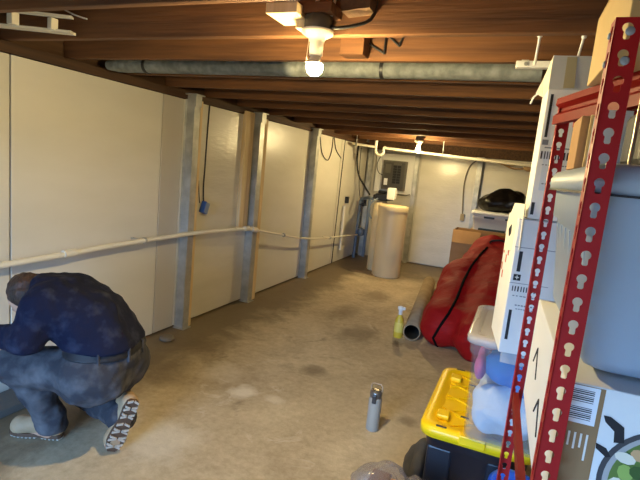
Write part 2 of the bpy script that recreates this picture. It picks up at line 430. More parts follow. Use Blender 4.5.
tag(obj('wire', MB().tube([(.012, 6.42, 2.05), (.012, 6.55, 1.8), (.012, 6.8, 1.70), (.012, 6.92, 1.85), (.012, 6.93, 2.05)], .007, 6, sub=8), blackcable), 'dark wire looped down the wall just past the third steel post', 'wire')
tag(obj('wire', MB().tube([(.012, 6.98, 2.05), (.012, 7.1, 1.88), (.012, 7.36, 1.76)], .007, 6, sub=8), blackcable), 'dark wire sagging towards the corner from the second loop', 'wire')
tag(obj('drain_pipe', MB().cyl((.05, 7.66, .22), (.05, 7.66, .98), .022).cyl((.05, 7.66, .6), (.05, 7.66, .68), .03), pvc), 'short white vertical pipe on the wall near the back left corner', 'pipe')
tag(obj('outlet_box', MB().box((.0, 7.78, 1.02), (.05, 7.86, 1.13), .005), black_pl), 'small black outlet box near the back left corner', 'outlet')
tag(obj('conduit', MB().tube([(.03, 7.42, 2.05), (.03, 7.40, 1.2), (.03, 7.37, .03)], .008, 6), blackcable), 'thin dark conduit running floor to ceiling beside the short white pipe', 'conduit')

# pipes of the water supply in the corner
t = thing('supply_pipes', (.13, 8.3, 0), 'grey blue water supply pipes rising from the floor in the back left corner', 'pipe')
bluegrey = mat('grey_blue_pipe', (118, 132, 146), .45, .2)
obj('riser', MB().tube([(.08, 8.35, .0), (.09, 8.35, .5), (.1, 8.35, 1.05), (.13, 8.33, 1.1), (.3, 8.2, 1.14), (.5, 7.75, 1.15)], .03, 10), bluegrey, t)
obj('drop_pipe', MB().tube([(.28, 8.32, 1.12), (.27, 8.34, .6), (.26, 8.34, .05)], .028, 10), bluegrey, t)
obj('riser', MB().tube([(.38, 8.4, .95), (.38, 8.4, .05)], .022, 10), bluegrey, t)
obj('water_meter', MB().lathe((.17, 8.34, .42), [(.03, 0), (.07, .02), (.075, .1), (.06, .13), (.02, .15)], 16), bluegrey, t)
obj('valve', MB().cyl((.2, 8.25, 1.0), (.2, 8.18, 1.0), .03).box((.14, 8.17, .99), (.27, 8.2, 1.01), .004).cyl((.2, 8.3, .98), (.2, 8.3, 1.12), .025), black_pl, t)
tag(obj('black_hose', MB().tube([(.035, 8.1, 2.055), (.035, 8.1, 1.75), (.10, 8.1, 1.5), (.24, 8.05, 1.33), (.45, 7.7, 1.22)], .016, 8, sub=8), blackcable), 'thick black hose curving from the ceiling down to the softener valve', 'hose')
tag(obj('wire', MB().tube([(.02, 8.3, 2.0), (.03, 8.3, 1.6), (.06, 8.3, 1.3), (.1, 8.3, 1.1)], .006, 6, sub=6), blackcable), 'thin dark wire behind the thick black hose', 'wire')
tag(obj('wire', MB().tube([(.3, BACK-.02, 1.95), (.22, BACK-.02, 1.75), (.26, BACK-.02, 1.6), (.36, BACK-.06, 1.55)], .006, 6, sub=6), blackcable), 'dark wire bending into the left side of the electrical panel', 'wire')
tag(obj('wire', MB().tube([(.9, BACK-.03, 1.25), (.82, BACK-.03, 1.22), (.6, BACK-.03, 1.22)], .007, 6), blackcable), 'thin dark wire along the lower edge of the panel board', 'wire')

# ================================================================== ELECTRICAL PANEL
tag(obj('backer_board', MB().box((.2, BACK+.0, 1.24), (.91, BACK+.0595, 1.95), .003), white_pl), 'white backer board around the electrical panel', 'board')
t = thing('electrical_panel', (.58, BACK-.05, 1.29), 'dark grey electrical panel with its door open on the back wall', 'electrical panel')
pan = mat('panel_grey', (92, 88, 80), .5)
obj('cabinet', MB().box((.36, BACK-.09, 1.30), (.79, BACK, 1.83), .006), pan, t)
obj('cover', MB().box((.385, BACK-.098, 1.33), (.765, BACK-.09, 1.80), .003), mat('panel_cover', (70, 67, 62), .5), t)
for k in range(7):
    for s_ in (0, 1):
        x0 = .56+s_*.075
        obj('breaker', MB().box((x0, BACK-.115, 1.42+k*.047), (x0+.065, BACK-.098, 1.46+k*.047), .003), black_pl, t)
obj('label_sheet', MB().box((.405, BACK-.102, 1.38), (.47, BACK-.098, 1.5)), label_white, t, 'white label sheet')
obj('main_switch', MB().box((.56, BACK-.125, 1.755), (.70, BACK-.098, 1.79), .003).box((.41, BACK-.11, 1.6), (.51, BACK-.098, 1.76), .003), pan, t)

# ================================================================== WATER SOFTENER
t = thing('water_softener', (.97, 7.25, 0), 'cream water softener, round brine tank with slimmer tank behind', 'water softener')
obj('brine_tank', MB().lathe((.98, 7.3, 0), [(.205, 0), (.22, .015), (.222, .5), (.225, 1.02), (.225, 1.03)], 40), cream, t)
obj('tank_lid', MB().lathe((.98, 7.3, 1.03), [(.232, 0), (.234, .06), (.226, .078), (.18, .088), (0.02, .09)], 40), cream, t)
obj('resin_tank', MB().lathe((.70, 7.62, 0), [(.12, 0), (.13, .02), (.13, 1.0), (.12, 1.08), (.08, 1.13), (.05, 1.15)], 32), cream, t)
obj('control_valve', MB().box((.6, 7.5, 1.15), (.82, 7.7, 1.26), .02).cyl((.55, 7.62, 1.2), (.88, 7.62, 1.2), .035).box((.63, 7.55, 1.26), (.76, 7.66, 1.31), .02), black_pl, t)
obj('valve_cover', MB().box((.80, 7.48, 1.18), (.93, 7.62, 1.37), .02), white_pl, t, 'white valve cover box')
obj('brine_tube', MB().tube([(.66, 7.5, 1.18), (.58, 7.42, 1.1), (.56, 7.42, .95), (.6, 7.45, .85)], .012, 8, sub=6), bluegrey, t)

# upper white drain line with trap
t = thing('drain_line', (1.5, 7.6, 1.9), 'white drain pipe with a U trap running under the far joists', 'pipe')
a, b, c, d = at(353, 143.5, 7.6), at(376, 147, 7.6), at(384, 148, 7.6), at(541, 167, 7.6)
obj('left_run', MB().cyl(a, b, .021), pvc, t)
obj('right_run', MB().cyl(c, d, .021), pvc, t)
obj('trap', MB().tube([b+Vector((0, 0, .1)), b+Vector((0, 0, -.02)), b+Vector((.015, 0, -.09)), b+Vector((.06, 0, -.12)), c+Vector((-.01, 0, -.09)), c, c+Vector((.03, 0, .0))], .023, 12, sub=4), pvc, t)
for q in (a+Vector((.06, 0, 0)), c+(d-c)*.4, d+Vector((-.1, 0, 0))):
    obj('hanger', MB().cyl(q, (q.x, q.y, SUB-.001), .005).cyl(q+Vector((-.012, 0, 0)), q+Vector((.012, 0, 0)), .026), steel, t)
tag(obj('cable_bundle', MB().tube([(2.35, 7.72, 1.93), (2.6, 7.72, 1.84), (2.8, 7.72, 1.86), (2.95, 7.72, 1.83)], .012, 6, sub=5).tube([(2.2, 7.74, 1.95), (2.5, 7.74, 1.88), (2.75, 7.74, 1.9), (3.0, 7.74, 1.86)], .01, 6, sub=5)
        .ball((2.82, 7.72, 1.87), .07, (1.3, .6, .8)), mat('brown_cable', (150, 122, 84), .6)), 'tan cable bundle hanging below the drain pipe at its right end', 'cable')
t = thing('hanging_cable', (1.87, BACK-.02, .9), 'grey cable hanging to an outlet left of the pale back post', 'cable')
obj('wire', MB().tube([(1.985, BACK-.02, 1.97), (1.86, BACK-.02, 1.82), (1.82, BACK-.02, 1.5), (1.86, BACK-.02, 1.02)], .01, 6, sub=6), mat('grey_cord', (120, 112, 92), .6), t)
obj('outlet', MB().box((1.83, BACK-.04, .9), (1.9, BACK, 1.02), .005), mat('tan_outlet', (170, 152, 116), .6), t)

# ================================================================== CEILING ITEMS
# grey metal pipe between the joists
t = thing('metal_pipe', (1.45, 2.58, 2.07), 'galvanised grey metal pipe hung across the room between two joists', 'pipe')
obj('pipe_run', MB().lathe((.23, 2.56, 2.137), [(.046, 0), (.046, 1.2), (.048, 1.2), (.048, 1.28), (.046, 1.28), (.046, 2.555)], 24, (1, 0, 0)), steel_pipe, t)
obj('end_piece', MB().lathe((.23, 2.56, 2.137), [(.046, 0), (.044, -.07), (.03, -.16)], 24, (1, 0, 0)), steel_pipe, t)
for q in (.4, 2.0):
    obj('hanger_strap', MB().lathe((q, 2.56, 2.137), [(.05, 0), (.05, .02)], 20, (1, 0, 0)).box((q, 2.555, 2.18), (q+.02, 2.565, SUB)), black_pl, t)

emb = bpy.data.materials.new('bulb_glow'); emb.use_nodes = True
e_ = emb.node_tree.nodes['Principled BSDF']; e_.inputs['Base Color'].default_value = (1, .9, .7, 1)
e_.inputs['Emission Color'].default_value = (1, .775, .37, 1); e_.inputs['Emission Strength'].default_value = 1700
emb2 = emb.copy(); emb2.name = 'bulb_glow_far'; emb2.node_tree.nodes['Principled BSDF'].inputs['Emission Strength'].default_value = 1400
porc = mat('porcelain', (226, 216, 192), .3)
boxgrey = mat('box_grey', (86, 84, 76), .5, .4)
bx, by = 1.95, 1.82
t = thing('bulb_fixture', (bx, by, 1.95), 'lit bulb in a white porcelain holder on the near joists', 'light fixture', 'bare bulb fixtures')
obj('junction_box', MB().lathe((bx, by, 2.125), [(.055, 0), (.058, .005), (.058, .05), (.05, .055)], 8), boxgrey, t)
obj('lamp_holder', MB().lathe((bx, by, 2.03), [(.02, 0), (.026, .0), (.028, .05), (.034, .065), (.062, .082), (.064, .095)], 28), porc, t)
obj('bulb', MB().lathe((bx, by, 1.952), [(.002, 0), (.016, .003), (.028, .014), (.0335, .032), (.031, .047)], 24), emb, t, 'glowing bulb')
obj('bulb_collar', MB().lathe((bx, by, 1.999), [(.031, 0), (.024, .014), (.019, .032), (.019, .05)], 24), porc, t)
obj('pull_chain', MB().tube([(bx+.036, by-.01, 2.10), (bx+.03, by-.012, 2.03), (bx+.016, by-.03, 1.98)], .0015, 5).tube([(bx-.03, by-.01, 2.10), (bx-.034, by-.012, 2.0)], .0015, 5), porc, t)
obj('feed_cable', MB().tube([(bx-.035, by, 2.175), (bx-.02, by, 2.23), (bx+.03, by+.0, 2.27), (bx+.06, by+.0, 2.25), (bx+.05, by+.0, 2.17)], .006, 8, sub=5), mat('white_cable', (214, 206, 186), .5), t)
obj('wood_mount', MB().box((bx-.06, by-.05, 2.18), (bx+.07, 1.884, 2.22), .003), wood, t)
tag(obj('wood_block', MB().box((1.765, 1.72, 2.165), (1.9, 1.884, 2.205), .003).box((1.86, 1.80, 2.13), (1.9, 1.884, 2.165), .003), wood_lt), 'short pale wood block left of the near bulb', 'wood block')
tag(obj('wood_block', MB().prism([(2.05, 1.80, 2.19), (2.16, 1.80, 2.2), (2.17, 1.80, 2.27), (2.03, 1.80, 2.27)], (0, .084, 0)), wood_dk), 'dark angled wood block right of the near bulb', 'wood block')
tag(obj('power_cable', MB().tube([(bx+.05, by+.0, 2.14), (bx+.1, by, 2.135), (bx+.2, by+.04, 2.175), (bx+.21, by+.06, 2.27)], .007, 8, sub=4), blackcable), 'black cable curving right from the near bulb fixture', 'cable')
p = at(345, 36, 2.27); q = at(366, 57, 2.27)
tag(obj('wood_block', MB().box((p.x, 2.22, q.z), (q.x, 2.309, p.z+.02), .003), wood), 'wood block hanging on the joist behind the near bulb', 'wood block')
def strap(px, lab):
    P = [at(x, y, 2.30) for x, y in px]; mb = MB()
    for i in range(len(P)-1): mb.cyl(P[i], P[i+1], .005, n=6)
    for q in P: mb.ball(q, .005, sub=1)
    tag(obj('metal_strap', mb, black_pl), lab, 'strap', 'black straps')
strap([(362, 37), (367, 42), (384, 53.5), (386, 36)], 'zigzag black metal strap beside the wood block behind the near bulb')
strap([(389, 36), (399, 46), (404, 35)], 'small V of black metal strap on the joist in front of the metal pipe')
t = thing('bulb_fixture', (1.245, 7.0, 1.93), 'lit bulb under the far orange joist near the electrical panel', 'light fixture', 'bare bulb fixtures')
fx, fy = at(418, 150, 7.0).x, 7.0; fz = at(418, 150, 7.0).z
obj('lamp_holder', MB().lathe((fx, fy, fz+.045), [(.02, 0), (.028, .0), (.03, .045), (.065, .075), (.065, .09)], 20), porc, t)
obj('junction_box', MB().lathe((fx, fy, fz+.135), [(.055, 0), (.055, .05)], 8).box((fx-.05, fy, fz+.14), (fx+.05, 7.119, fz+.18)), boxgrey, t)
obj('bulb', MB().lathe((fx, fy, fz-.035), [(.002, 0), (.016, .003), (.028, .014), (.0335, .032), (.031, .048), (.022, .066), (.016, .08)], 20), emb2, t, 'glowing bulb')

# white angled channel in the top left corner and the loose white wire
t = thing('white_channel', (.4, 1.7, 2.13), 'white metal channel wedged between joists at the top left corner', 'channel')
wp = mat('painted_channel', (206, 198, 178), .45)
obj('lower_flange', MB().prism([(.12, 1.62, 2.135), (.62, 1.8, 2.128), (.60, 1.85, 2.128), (.10, 1.67, 2.135)], (0, 0, .012)), wp, t)
obj('upper_flange', MB().prism([(.20, 1.60, 2.20), (.66, 1.77, 2.19), (.64, 1.80, 2.19), (.18, 1.63, 2.20)], (0, 0, .01)), wp, t)
obj('spacer', MB().box((.34, 1.67, 2.14), (.38, 1.71, 2.2), .004), wp, t); obj('spacer', MB().box((.52, 1.75, 2.135), (.55, 1.79, 2.19), .004), wp, t)
tag(obj('white_wire', MB().tube([at(65, 10, 1.87), at(75, 15, 1.865), at(87, 19, 1.875)], .004, 6, sub=4), white_pl), 'short loose white wire on the second joist at top left', 'wire')
# bracket and hooks above the box stack
t = thing('shelf_bracket', (2.75, 2.22, 2.08), 'white metal bar fixed under the joist left of the box stack', 'bracket')
p, q = at(516, 64, 2.27), at(556, 64, 2.27)
obj('bar', MB().box((p.x, 2.25, 2.09), (q.x, 2.29, 2.118), .004), white_pl, t)
obj('screw_head', MB().cyl((p.x+.04, 2.25, 2.104), (p.x+.04, 2.244, 2.104), .008), steel, t)
obj('mounting_tab', MB().box((p.x+.02, 2.27, 2.118), (p.x+.05, 2.28, JB+.0), .001), white_pl, t)
for (x0, y0, x1, y1, lab) in ((540, 36, 535, 60, 'white screw hook on the joist above the metal bar, left one of two'), (584, 37, 580, 52, 'white screw hook on the joist above the open box, right one of two')):
    A, B = at(x0, y0, 1.95), at(x1, y1, 1.95)
    B.y = 2.02
    tag(obj('screw_hook', MB().tube([(A.x, 1.926, A.z), (A.x, 1.955, A.z), B], .0045, 8).ball((A.x, 1.945, A.z), .009, sub=2), white_pl), lab, 'hook', 'screw hooks')

# ================================================================== RACK
RD = Vector((-.042, 1, 0)).normalized(); RU = Vector((RD.y, -RD.x, 0)); RO = Vector((2.868, .775, 0))
RM = Matrix(((RU.x, RD.x, 0, RO.x), (RU.y, RD.y, 0, RO.y), (0, 0, 1, 0), (0, 0, 0, 1)))
def RK(u, v, z): return RM @ Vector((u, v, z))
PITCH = .0345; PW = .032
def keyhole_cell(w):
    bm = bmesh.new()
    out = [bm.verts.new(c) for c in ((-w/2, -PITCH/2, 0), (w/2, -PITCH/2, 0), (w/2, PITCH/2, 0), (-w/2, PITCH/2, 0))]
    hole = []
    r = .0068; n = 12
    for i in range(n+1):
        a = -.95+ (PI+1.9)*i/n
        hole.append((r*math.cos(a), .004+r*math.sin(a)))
    hole += [(-.0042, -.009), (-.0026, -.0112), (.0026, -.0112), (.0042, -.009)]
    hv = [bm.verts.new((x, y, 0)) for x, y in hole]
    es = [bm.edges.new((out[i], out[(i+1) % 4])) for i in range(4)]+[bm.edges.new((hv[i], hv[(i+1) % len(hv)])) for i in range(len(hv))]
    bmesh.ops.triangle_fill(bm, use_beauty=True, use_dissolve=False, edges=es)
    bm.verts.index_update()
    V = [v.co.copy() for v in bm.verts]; F = [[v.index for v in f.verts] for f in bm.faces]
    hi = list(range(4, 4+len(hv))); bm.free()
    # drop any face whose centre lies inside the hole
    def inside(c): return (c.x**2+(c.y-.004)**2 < (r*.93)**2) or (abs(c.x) < .003 and -.0105 < c.y < 0)
    F = [f for f in F if not inside(sum((V[i] for i in f), Vector())/len(f))]
    return V, F, hi
KV, KF, KH = keyhole_cell(PW)
def sheet(mb, org, ax, nrm, z0, z1, th=.002, flip=False):
    """perforated flange: org = one bottom edge, ax = width direction (.04), nrm = outward"""
    n = int((z1-z0)/PITCH); ax = Vector(ax); nrm = Vector(nrm)
    for k in range(n):
        zc = z1-PITCH*(k+.5)
        fr_ = [org+ax*(v.x+PW/2)+Vector((0, 0, zc+v.y)) for v in KV]
        bk = [p-nrm*th for p in fr_]; N_ = len(fr_)
        mb.add(fr_+bk, [f for f in KF]+[[i+N_ for i in f][::-1] for f in KF]+[(KH[i], KH[(i+1) % len(KH)], N_+KH[(i+1) % len(KH)], N_+KH[i]) for i in range(len(KH))]
               + [(0, 3, N_+3, N_), (1, 2, N_+2, N_+1)])
    if z1-n*PITCH > z0+.001:
        zb = z1-n*PITCH
        mb.hexa([org+Vector((0, 0, z0)), org+ax*PW+Vector((0, 0, z0)), org+ax*PW-nrm*th+Vector((0, 0, z0)), org-nrm*th+Vector((0, 0, z0))],
                [org+Vector((0, 0, zb)), org+ax*PW+Vector((0, 0, zb)), org+ax*PW-nrm*th+Vector((0, 0, zb)), org-nrm*th+Vector((0, 0, zb))])
RDEP, RWID, RH = .67, 1.2, 1.835
t = rack = thing('storage_rack', RK(.6, .33, 0), 'tall red steel storage rack with keyhole posts at the right', 'storage rack')
for (u, v, su, sv) in ((0, 0, 1, 1), (0, RDEP, 1, -1), (RWID, 0, -1, 1), (RWID, RDEP, -1, -1)):
    mb = MB()
    sheet(mb, RK(u, v, 0), RU*su, -RD*sv, 0.0, RH)
    sheet(mb, RK(u, v, 0), RD*sv, -RU*su, 0.0, RH)
    obj('post', mb, red_paint, t, fix=False)
for z in (RH-.018, RH-.056):
    rv = MB(); rv.lathe(RK(.019, -.0005, z), [(.006, 0), (.006, .001), (.0045, .002), (.001, .0022)], 14, -RD)
    obj('rivet', rv, mat('rivet_zinc', (160, 166, 174), .5, .3), t)
for z in (RH-.018, RH-.056):
    rv = MB(); rv.lathe(RK(-.0005, .024, z), [(.005, 0), (.005, .001), (.003, .0025), (.001, .0027)], 12, -RU)
    obj('rivet', rv, mat('rivet_zinc', (160, 166, 174), .5, .3), t)
def beam(a, b, out, ztop, mm, h=.062, name='beam'):
    a = Vector(a); b = Vector(b); out = Vector(out).normalized()
    prof = [(0, 0), (.014, 0), (.016, -.016), (.004, -.026), (.004, -.034), (.018, -.044), (.018, -h), (0, -h)]
    pa = [a+out*o+Vector((0, 0, ztop+z)) for o, z in prof]; pb = [b+out*o+Vector((0, 0, ztop+z)) for o, z in prof]
    return obj(name, MB().hexa(pa, pb), mm, t)
BA, BB = RK(.006, RDEP-.02, 0), RK(.20, .008, 0)
BA.z = BB.z = 0
bdir = (BB-BA).normalized(); bout = Vector((bdir.y, -bdir.x, 0)); bout = bout if bout.x < 0 else -bout
beam(BA, BB, bout, 1.832, orange_paint, .066, 'side_beam')
beam(RK(.042, .004, 0)-Vector((0, 0, 0)), RK(RWID-.042, .004, 0), -RD, 1.832, red_paint, .066, 'front_beam')
beam(RK(.042, RDEP-.004, 0), RK(RWID-.042, RDEP-.004, 0), RD, 1.832, red_paint, .066, 'rear_beam')
top = [RK(.20, .01, 0), RK(RWID-.01, .01, 0), RK(RWID-.01, RDEP-.01, 0), RK(.01, RDEP-.01, 0)]
obj('shelf_board', MB().prism([p+Vector((0, 0, 1.815)) for p in top], (0, 0, .014)), particle, t)
for zt in (1.03, .36):
    beam(RK(.003, .042, 0), RK(.003, RDEP-.042, 0), RU, zt, beam_paint, .03, 'side_beam')
    beam(RK(RWID-.003, .042, 0), RK(RWID-.003, RDEP-.042, 0), -RU, zt, beam_paint, .03, 'side_beam')
    beam(RK(.042, .004, 0), RK(RWID-.042, .004, 0), -RD, zt, red_paint, .05, 'front_beam')
    beam(RK(.042, RDEP-.004, 0), RK(RWID-.042, RDEP-.004, 0), RD, zt, red_paint, .05, 'rear_beam')
    obj('shelf_board', MB().box((.06, .03, zt-.016), (RWID-.022, RDEP-.03, zt-.002)).xf(RM), particle, t)

# kraft carton on the top shelf
t = thing('cardboard_box', RK(.3, .3, 1.83), 'tan carton standing on the top shelf of the red rack', 'box')
obj('carton_body', MB().box((.035, .12, 1.833), (.5, .475, 1.975), .002).xf(RM), cardboard_cream, t)
obj('near_shade_panel', MB().prism([RK(.06, .117, 1.835), RK(.49, .117, 1.835), RK(.49, .117, 1.97), RK(.06, .117, 1.97)], RD*.002), mat('shaded_carton_side', (96, 92, 84), .7), t, 'dark grey end panel with painted shade')  # thin dark sheet paints shade onto the carton's near end
obj('flap', MB().prism([RK(.035, .12, 1.975), RK(.035, .475, 1.975), RK(.06, .475, 2.02), RK(.06, .12, 2.06)], RU*.003), cardboard_cream, t)

# grey lidded tote
tote_m = mat('translucent_tote', (150, 164, 180), .4, rgb2=(158, 172, 188), vs=3, spec=.5)
lid_m = mat('tote_lid_grey', (160, 172, 184), .42)
t = thing('lidded_tote', RK(.33, .33, 1.31), 'pale grey plastic tote with snap lid on the middle of the red rack', 'tote')
def rr_loop(u0, u1, v0, v1, z, r, n=5):
    pts = []
    for (cu, cv, a0) in ((u1-r, v1-r, 0), (u0+r, v1-r, PI/2), (u0+r, v0+r, PI), (u1-r, v0+r, 1.5*PI)):
        for i in range(n+1):
            a = a0+PI/2*i/n; pts.append((cu+r*math.cos(a), cv+r*math.sin(a), z))
    return pts
def tub(u0, u1, v0, v1, z0, z1, taper, r, M, rim=True, mi=0, base_r=.025):
    mb = MB(); L_ = []
    L_.append(rr_loop(u0+taper+base_r, u1-taper-base_r, v0+taper+base_r, v1-taper-base_r, z0, r))
    L_.append(rr_loop(u0+taper+base_r*.3, u1-taper-base_r*.3, v0+taper+base_r*.3, v1-taper-base_r*.3, z0+base_r*.35, r))
    L_.append(rr_loop(u0+taper, u1-taper, v0+taper, v1-taper, z0+base_r, r))
    L_.append(rr_loop(u0+.012, u1-.012, v0+.012, v1-.012, z1-.075, r))
    if rim:
        L_.append(rr_loop(u0+.002, u1-.002, v0+.002, v1-.002, z1-.07, r))
    L_.append(rr_loop(u0, u1, v0, v1, z1, r))
    mb.rings([[M @ Vector(p) for p in l] for l in L_]); return mb
obj('body', tub(.02, .66, .055, .60, 1.312, 1.605, .03, .022, RM), tote_m, t)
lidmb = MB().rings([[RM @ Vector(p) for p in rr_loop(.02-d_, .66+d_, .055-d_, .60+d_, z, .03)] for d_, z in ((.004, 1.598), (.014, 1.6), (.016, 1.625), (.006, 1.642), (-.02, 1.648), (-.03, 1.644))])
obj('lid', lidmb, lid_m, t)
rb = MB()
for v in (.14, .20, .26, .33, .40, .47, .53):
    rb.hexa([RK(.052, v-.008, 1.36), RK(.052, v+.008, 1.36), RK(.058, v+.008, 1.36), RK(.058, v-.008, 1.36)], [RK(.031, v-.008, 1.52), RK(.031, v+.008, 1.52), RK(.04, v+.008, 1.52), RK(.04, v-.008, 1.52)])
obj('side_ribs', rb, tote_m, t)
obj('lid_seam', MB().rings([[RM @ Vector(p) for p in rr_loop(.02-.0165, .66+.0165, .055-.0165, .60+.0165, z, .03)] for z in (1.598, 1.6015)]), ink, t)

# appliance carton under the tote
t = thing('appliance_carton', RK(.32, .33, 1.03), 'white appliance carton with salad picture and barcode under the grey tote', 'box')
obj('carton_body', MB().box((.028, .05, 1.036), (.62, .625, 1.305), .002).xf(RM), cardboard_w, t)
def face(u0, u1, z0, z1, e=.0006, v=.05):     # on the carton's near face
    return [RK(u0, v-e, z0), RK(u1, v-e, z0), RK(u1, v-e, z1), RK(u0, v-e, z1)]
obj('kraft_strip', MB().prism(face(.028, .085, 1.038, 1.303), -RD*.0004), mat('kraft_strip', (150, 116, 78), .75), t, 'brown kraft side strip')
obj('barcode_label', MB().prism(face(.03, .078, 1.240, 1.302, .0011), -RD*.0003), label_white, t, 'white barcode label')
bc = MB()
for k in range(16):
    z = 1.247+k*.0032
    if k in (7, 8): continue
    bc.prism(face(.037, .071, z, z+(.0018 if k % 3 else .001), .0015), -RD*.0002)
obj('barcode', bc, ink, t)
ln = MB()
for k, (z0, z1) in enumerate(((1.188, 1.224), (1.2, 1.224), (1.196, 1.224), (1.2, 1.224), (1.18, 1.224))):
    ln.prism(face(.036+k*.0085, .039+k*.0085, z0, z1, .0012), -RD*.0003)
for k in range(3): ln.prism(face(.05+k*.009, .056+k*.009, 1.10, 1.115, .0012), -RD*.0003)
obj('printed_text', ln, ink_white, t)
# salad bowl picture: flat print
def disc(mb, u, z, ru, rz, e, mi, n=28, rot=0):
    pts = [RK(u+ru*math.cos(a)*math.cos(rot)-rz*math.sin(a)*math.sin(rot), .05-e, z+ru*math.cos(a)*math.sin(rot)+rz*math.sin(a)*math.cos(rot)) for a in [2*PI*i/n for i in range(n)]]
    mb.prism(pts, -RD*.0001, mi)
pic = MB(); bu, bz, br = .192, 1.163, .098
disc(pic, bu, bz, br, br, .0008, 0, 48); disc(pic, bu+.002, bz-.001, br*.94, br*.94, .001, 1, 48); disc(pic, bu+.004, bz-.001, br*.88, br*.88, .0012, 2, 48)
rs = random.Random(3)
for k in range(46):
    a = rs.uniform(0, 2*PI); d_ = br*.8*math.sqrt(rs.random())
    disc(pic, bu+d_*math.cos(a), bz+d_*math.sin(a), rs.uniform(.009, .019), rs.uniform(.007, .013), .0014+k*.00002, rs.choice([3, 3, 4, 5, 6, 7, 8, 3]), 9, rs.uniform(0, 3))
obj('salad_picture', pic, [mat('print_rim', (70, 70, 74), .4), mat('print_steel', (176, 174, 172), .4), mat('print_green', (96, 122, 52), .6), mat('print_lettuce', (150, 178, 88), .6), mat('print_chicken', (206, 164, 116), .6),
     mat('print_tomato', (176, 44, 36), .6), mat('print_egg', (232, 224, 204), .6), mat('print_corn', (226, 188, 50), .6), mat('print_leaf', (60, 92, 38), .6)], t, 'printed bowl of mixed salad')
kn = MB(); kn.prism([RK(.088, .0492, 1.262), RK(.098, .0492, 1.262), RK(.118, .0492, 1.25), RK(.122, .0492, 1.225), RK(.108, .0492, 1.222), RK(.106, .0492, 1.24), RK(.092, .0492, 1.252)], -RD*.0002); obj('printed_handle', kn, ink, t)
kn = MB(); kn.prism([RK(.135, .0492, 1.305-.006), RK(.155, .0492, 1.29), RK(.17, .0492, 1.29), RK(.165, .0492, 1.297)], -RD*.0002); obj('printed_handle', kn, ink, t)
kn = MB(); kn.prism([RK(.085, .0492, 1.215), RK(.1, .0492, 1.21), RK(.108, .0492, 1.198), RK(.102, .0492, 1.195), RK(.086, .0492, 1.206)], -RD*.0002); obj('printed_handle', kn, ink, t)
for (y0, z0) in ((.30, 1.16), (.46, 1.22)):
    ms = MB()
    for s_ in (-1, 1):
        A, B = RK(.0275, y0, z0), RK(.0275, y0+s_*.05-.0, z0-.05 if s_ > 0 else z0-.06)
        ms.tube([A, B], .0022, 5)
    obj('arrow_mark', ms, ink, t)
# things on the tote lid
t = thing('small_carton', RK(.1, .47, 1.648), 'small brown carton on the grey tote lid behind the red post', 'box')
obj('carton_body', MB().box((.03, .42, 1.649), (.2, .55, 1.762), .002).xf(RM), cardboard, t)
t = thing('pleated_filter', RK(.1, .36, 1.648), 'white pleated filter standing on the grey tote lid', 'filter')
pl_ = [(.05+ (.014 if k % 2 else 0), .40-k*.013) for k in range(9)]
obj('pleats', MB().hexa([RK(u, v, 1.65) for u, v in pl_]+[RK(.1, pl_[-1][1], 1.65), RK(.1, .4, 1.65)], [RK(u, v, 1.758) for u, v in pl_]+[RK(.1, pl_[-1][1], 1.758), RK(.1, .4, 1.758)]), white_pl, t)
obj('frame', MB().box((.045, .285, 1.6485), (.105, .41, 1.652)).box((.045, .403, 1.65), (.105, .41, 1.762)).xf(RM), cardboard_cream, t)
t = thing('black_case', RK(.3, .2, 1.648), 'black case standing on the grey tote lid', 'case')
obj('shell', MB().box((.085, .12, 1.649), (.5, .27, 1.745), .012).xf(RM), black_pl, t)
obj('handle', MB().tube([RK(.22, .2, 1.745), RK(.22, .2, 1.762), RK(.34, .2, 1.762), RK(.34, .2, 1.745)], .006, 8), black_pl, t)
tag(obj('metal_rod', MB().cyl(RK(.068, .1, 1.649), RK(.075, .13, 1.80), .003), mat('bright_metal', (206, 196, 172), .3, .8)), 'thin bright metal rod leaning on the black case', 'rod')

# ================================================================== YELLOW LIDDED TOTE, TUB, WHITE BOXES
t = thing('storage_tote', (2.74, 2.62, 0), 'black storage tote with yellow lid on the floor beside the rack', 'tote')
I4 = Matrix.Identity(4)
TX0, TX1, TY0, TY1 = 2.495, 3.02, 2.19, 3.01
obj('body', tub(TX0+.03, TX1-.03, TY0+.03, TY1-.03, 0, .40, .045, .05, I4), black_tote, t)
for x in (2.6, 2.875):
    obj('side_panel', MB().box((x-.06, TY0+.04, .08), (x+.06, TY0+.075, .33), .012), black_tote, t)
lm = MB().rings([rr_loop(TX0-d_, TX1+d_, TY0-d_, TY1+d_, z, .075, 7) for d_, z in ((-.012, .385), (0, .39), (.003, .425), (-.006, .44), (-.05, .445), (-.062, .43), (-.075, .425))])
obj('lid', lm, yellow, t)
br_ = MB()
for k in range(4):
    y = TY0+.16+k*.165
    for s_ in (1, -1):
        c0 = Vector((2.737, y, .425))
        br_.box((-.2, -.007, 0), (.2, .007, .008), .002, M=Matrix.Translation(c0) @ Matrix.Rotation(s_*math.radians(33), 4, 'Z'))
for (x, y) in ((TX0+.09, TY0+.16), (TX0+.09, TY1-.16), (TX1-.09, TY0+.16), (TX1-.09, TY1-.16)):
    br_.box((x-.03, y-.035, .424), (x+.03, y+.035, .452), .006)
br_.box((2.68, TY0-.012, .40), (2.80, TY0+.03, .447), .006).box((2.68, TY1-.03, .40), (2.80, TY1+.012, .447), .006)
obj('lid_ribs', br_, yellow, t)
sl_ = MB()
for (x, y) in ((TX0+.1, TY0+.028), (TX1-.1, TY0+.028), (TX0+.1, TY1-.028), (TX1-.1, TY1-.028)): sl_.box((x-.025, y-.006, .435), (x+.025, y+.006, .4465), .003)
for (y) in (TY0+.2, TY1-.2): sl_.box((TX0+.17, y-.003, .43), (TX0+.21, y+.003, .4385))
obj('lid_slots', sl_, ink, t)

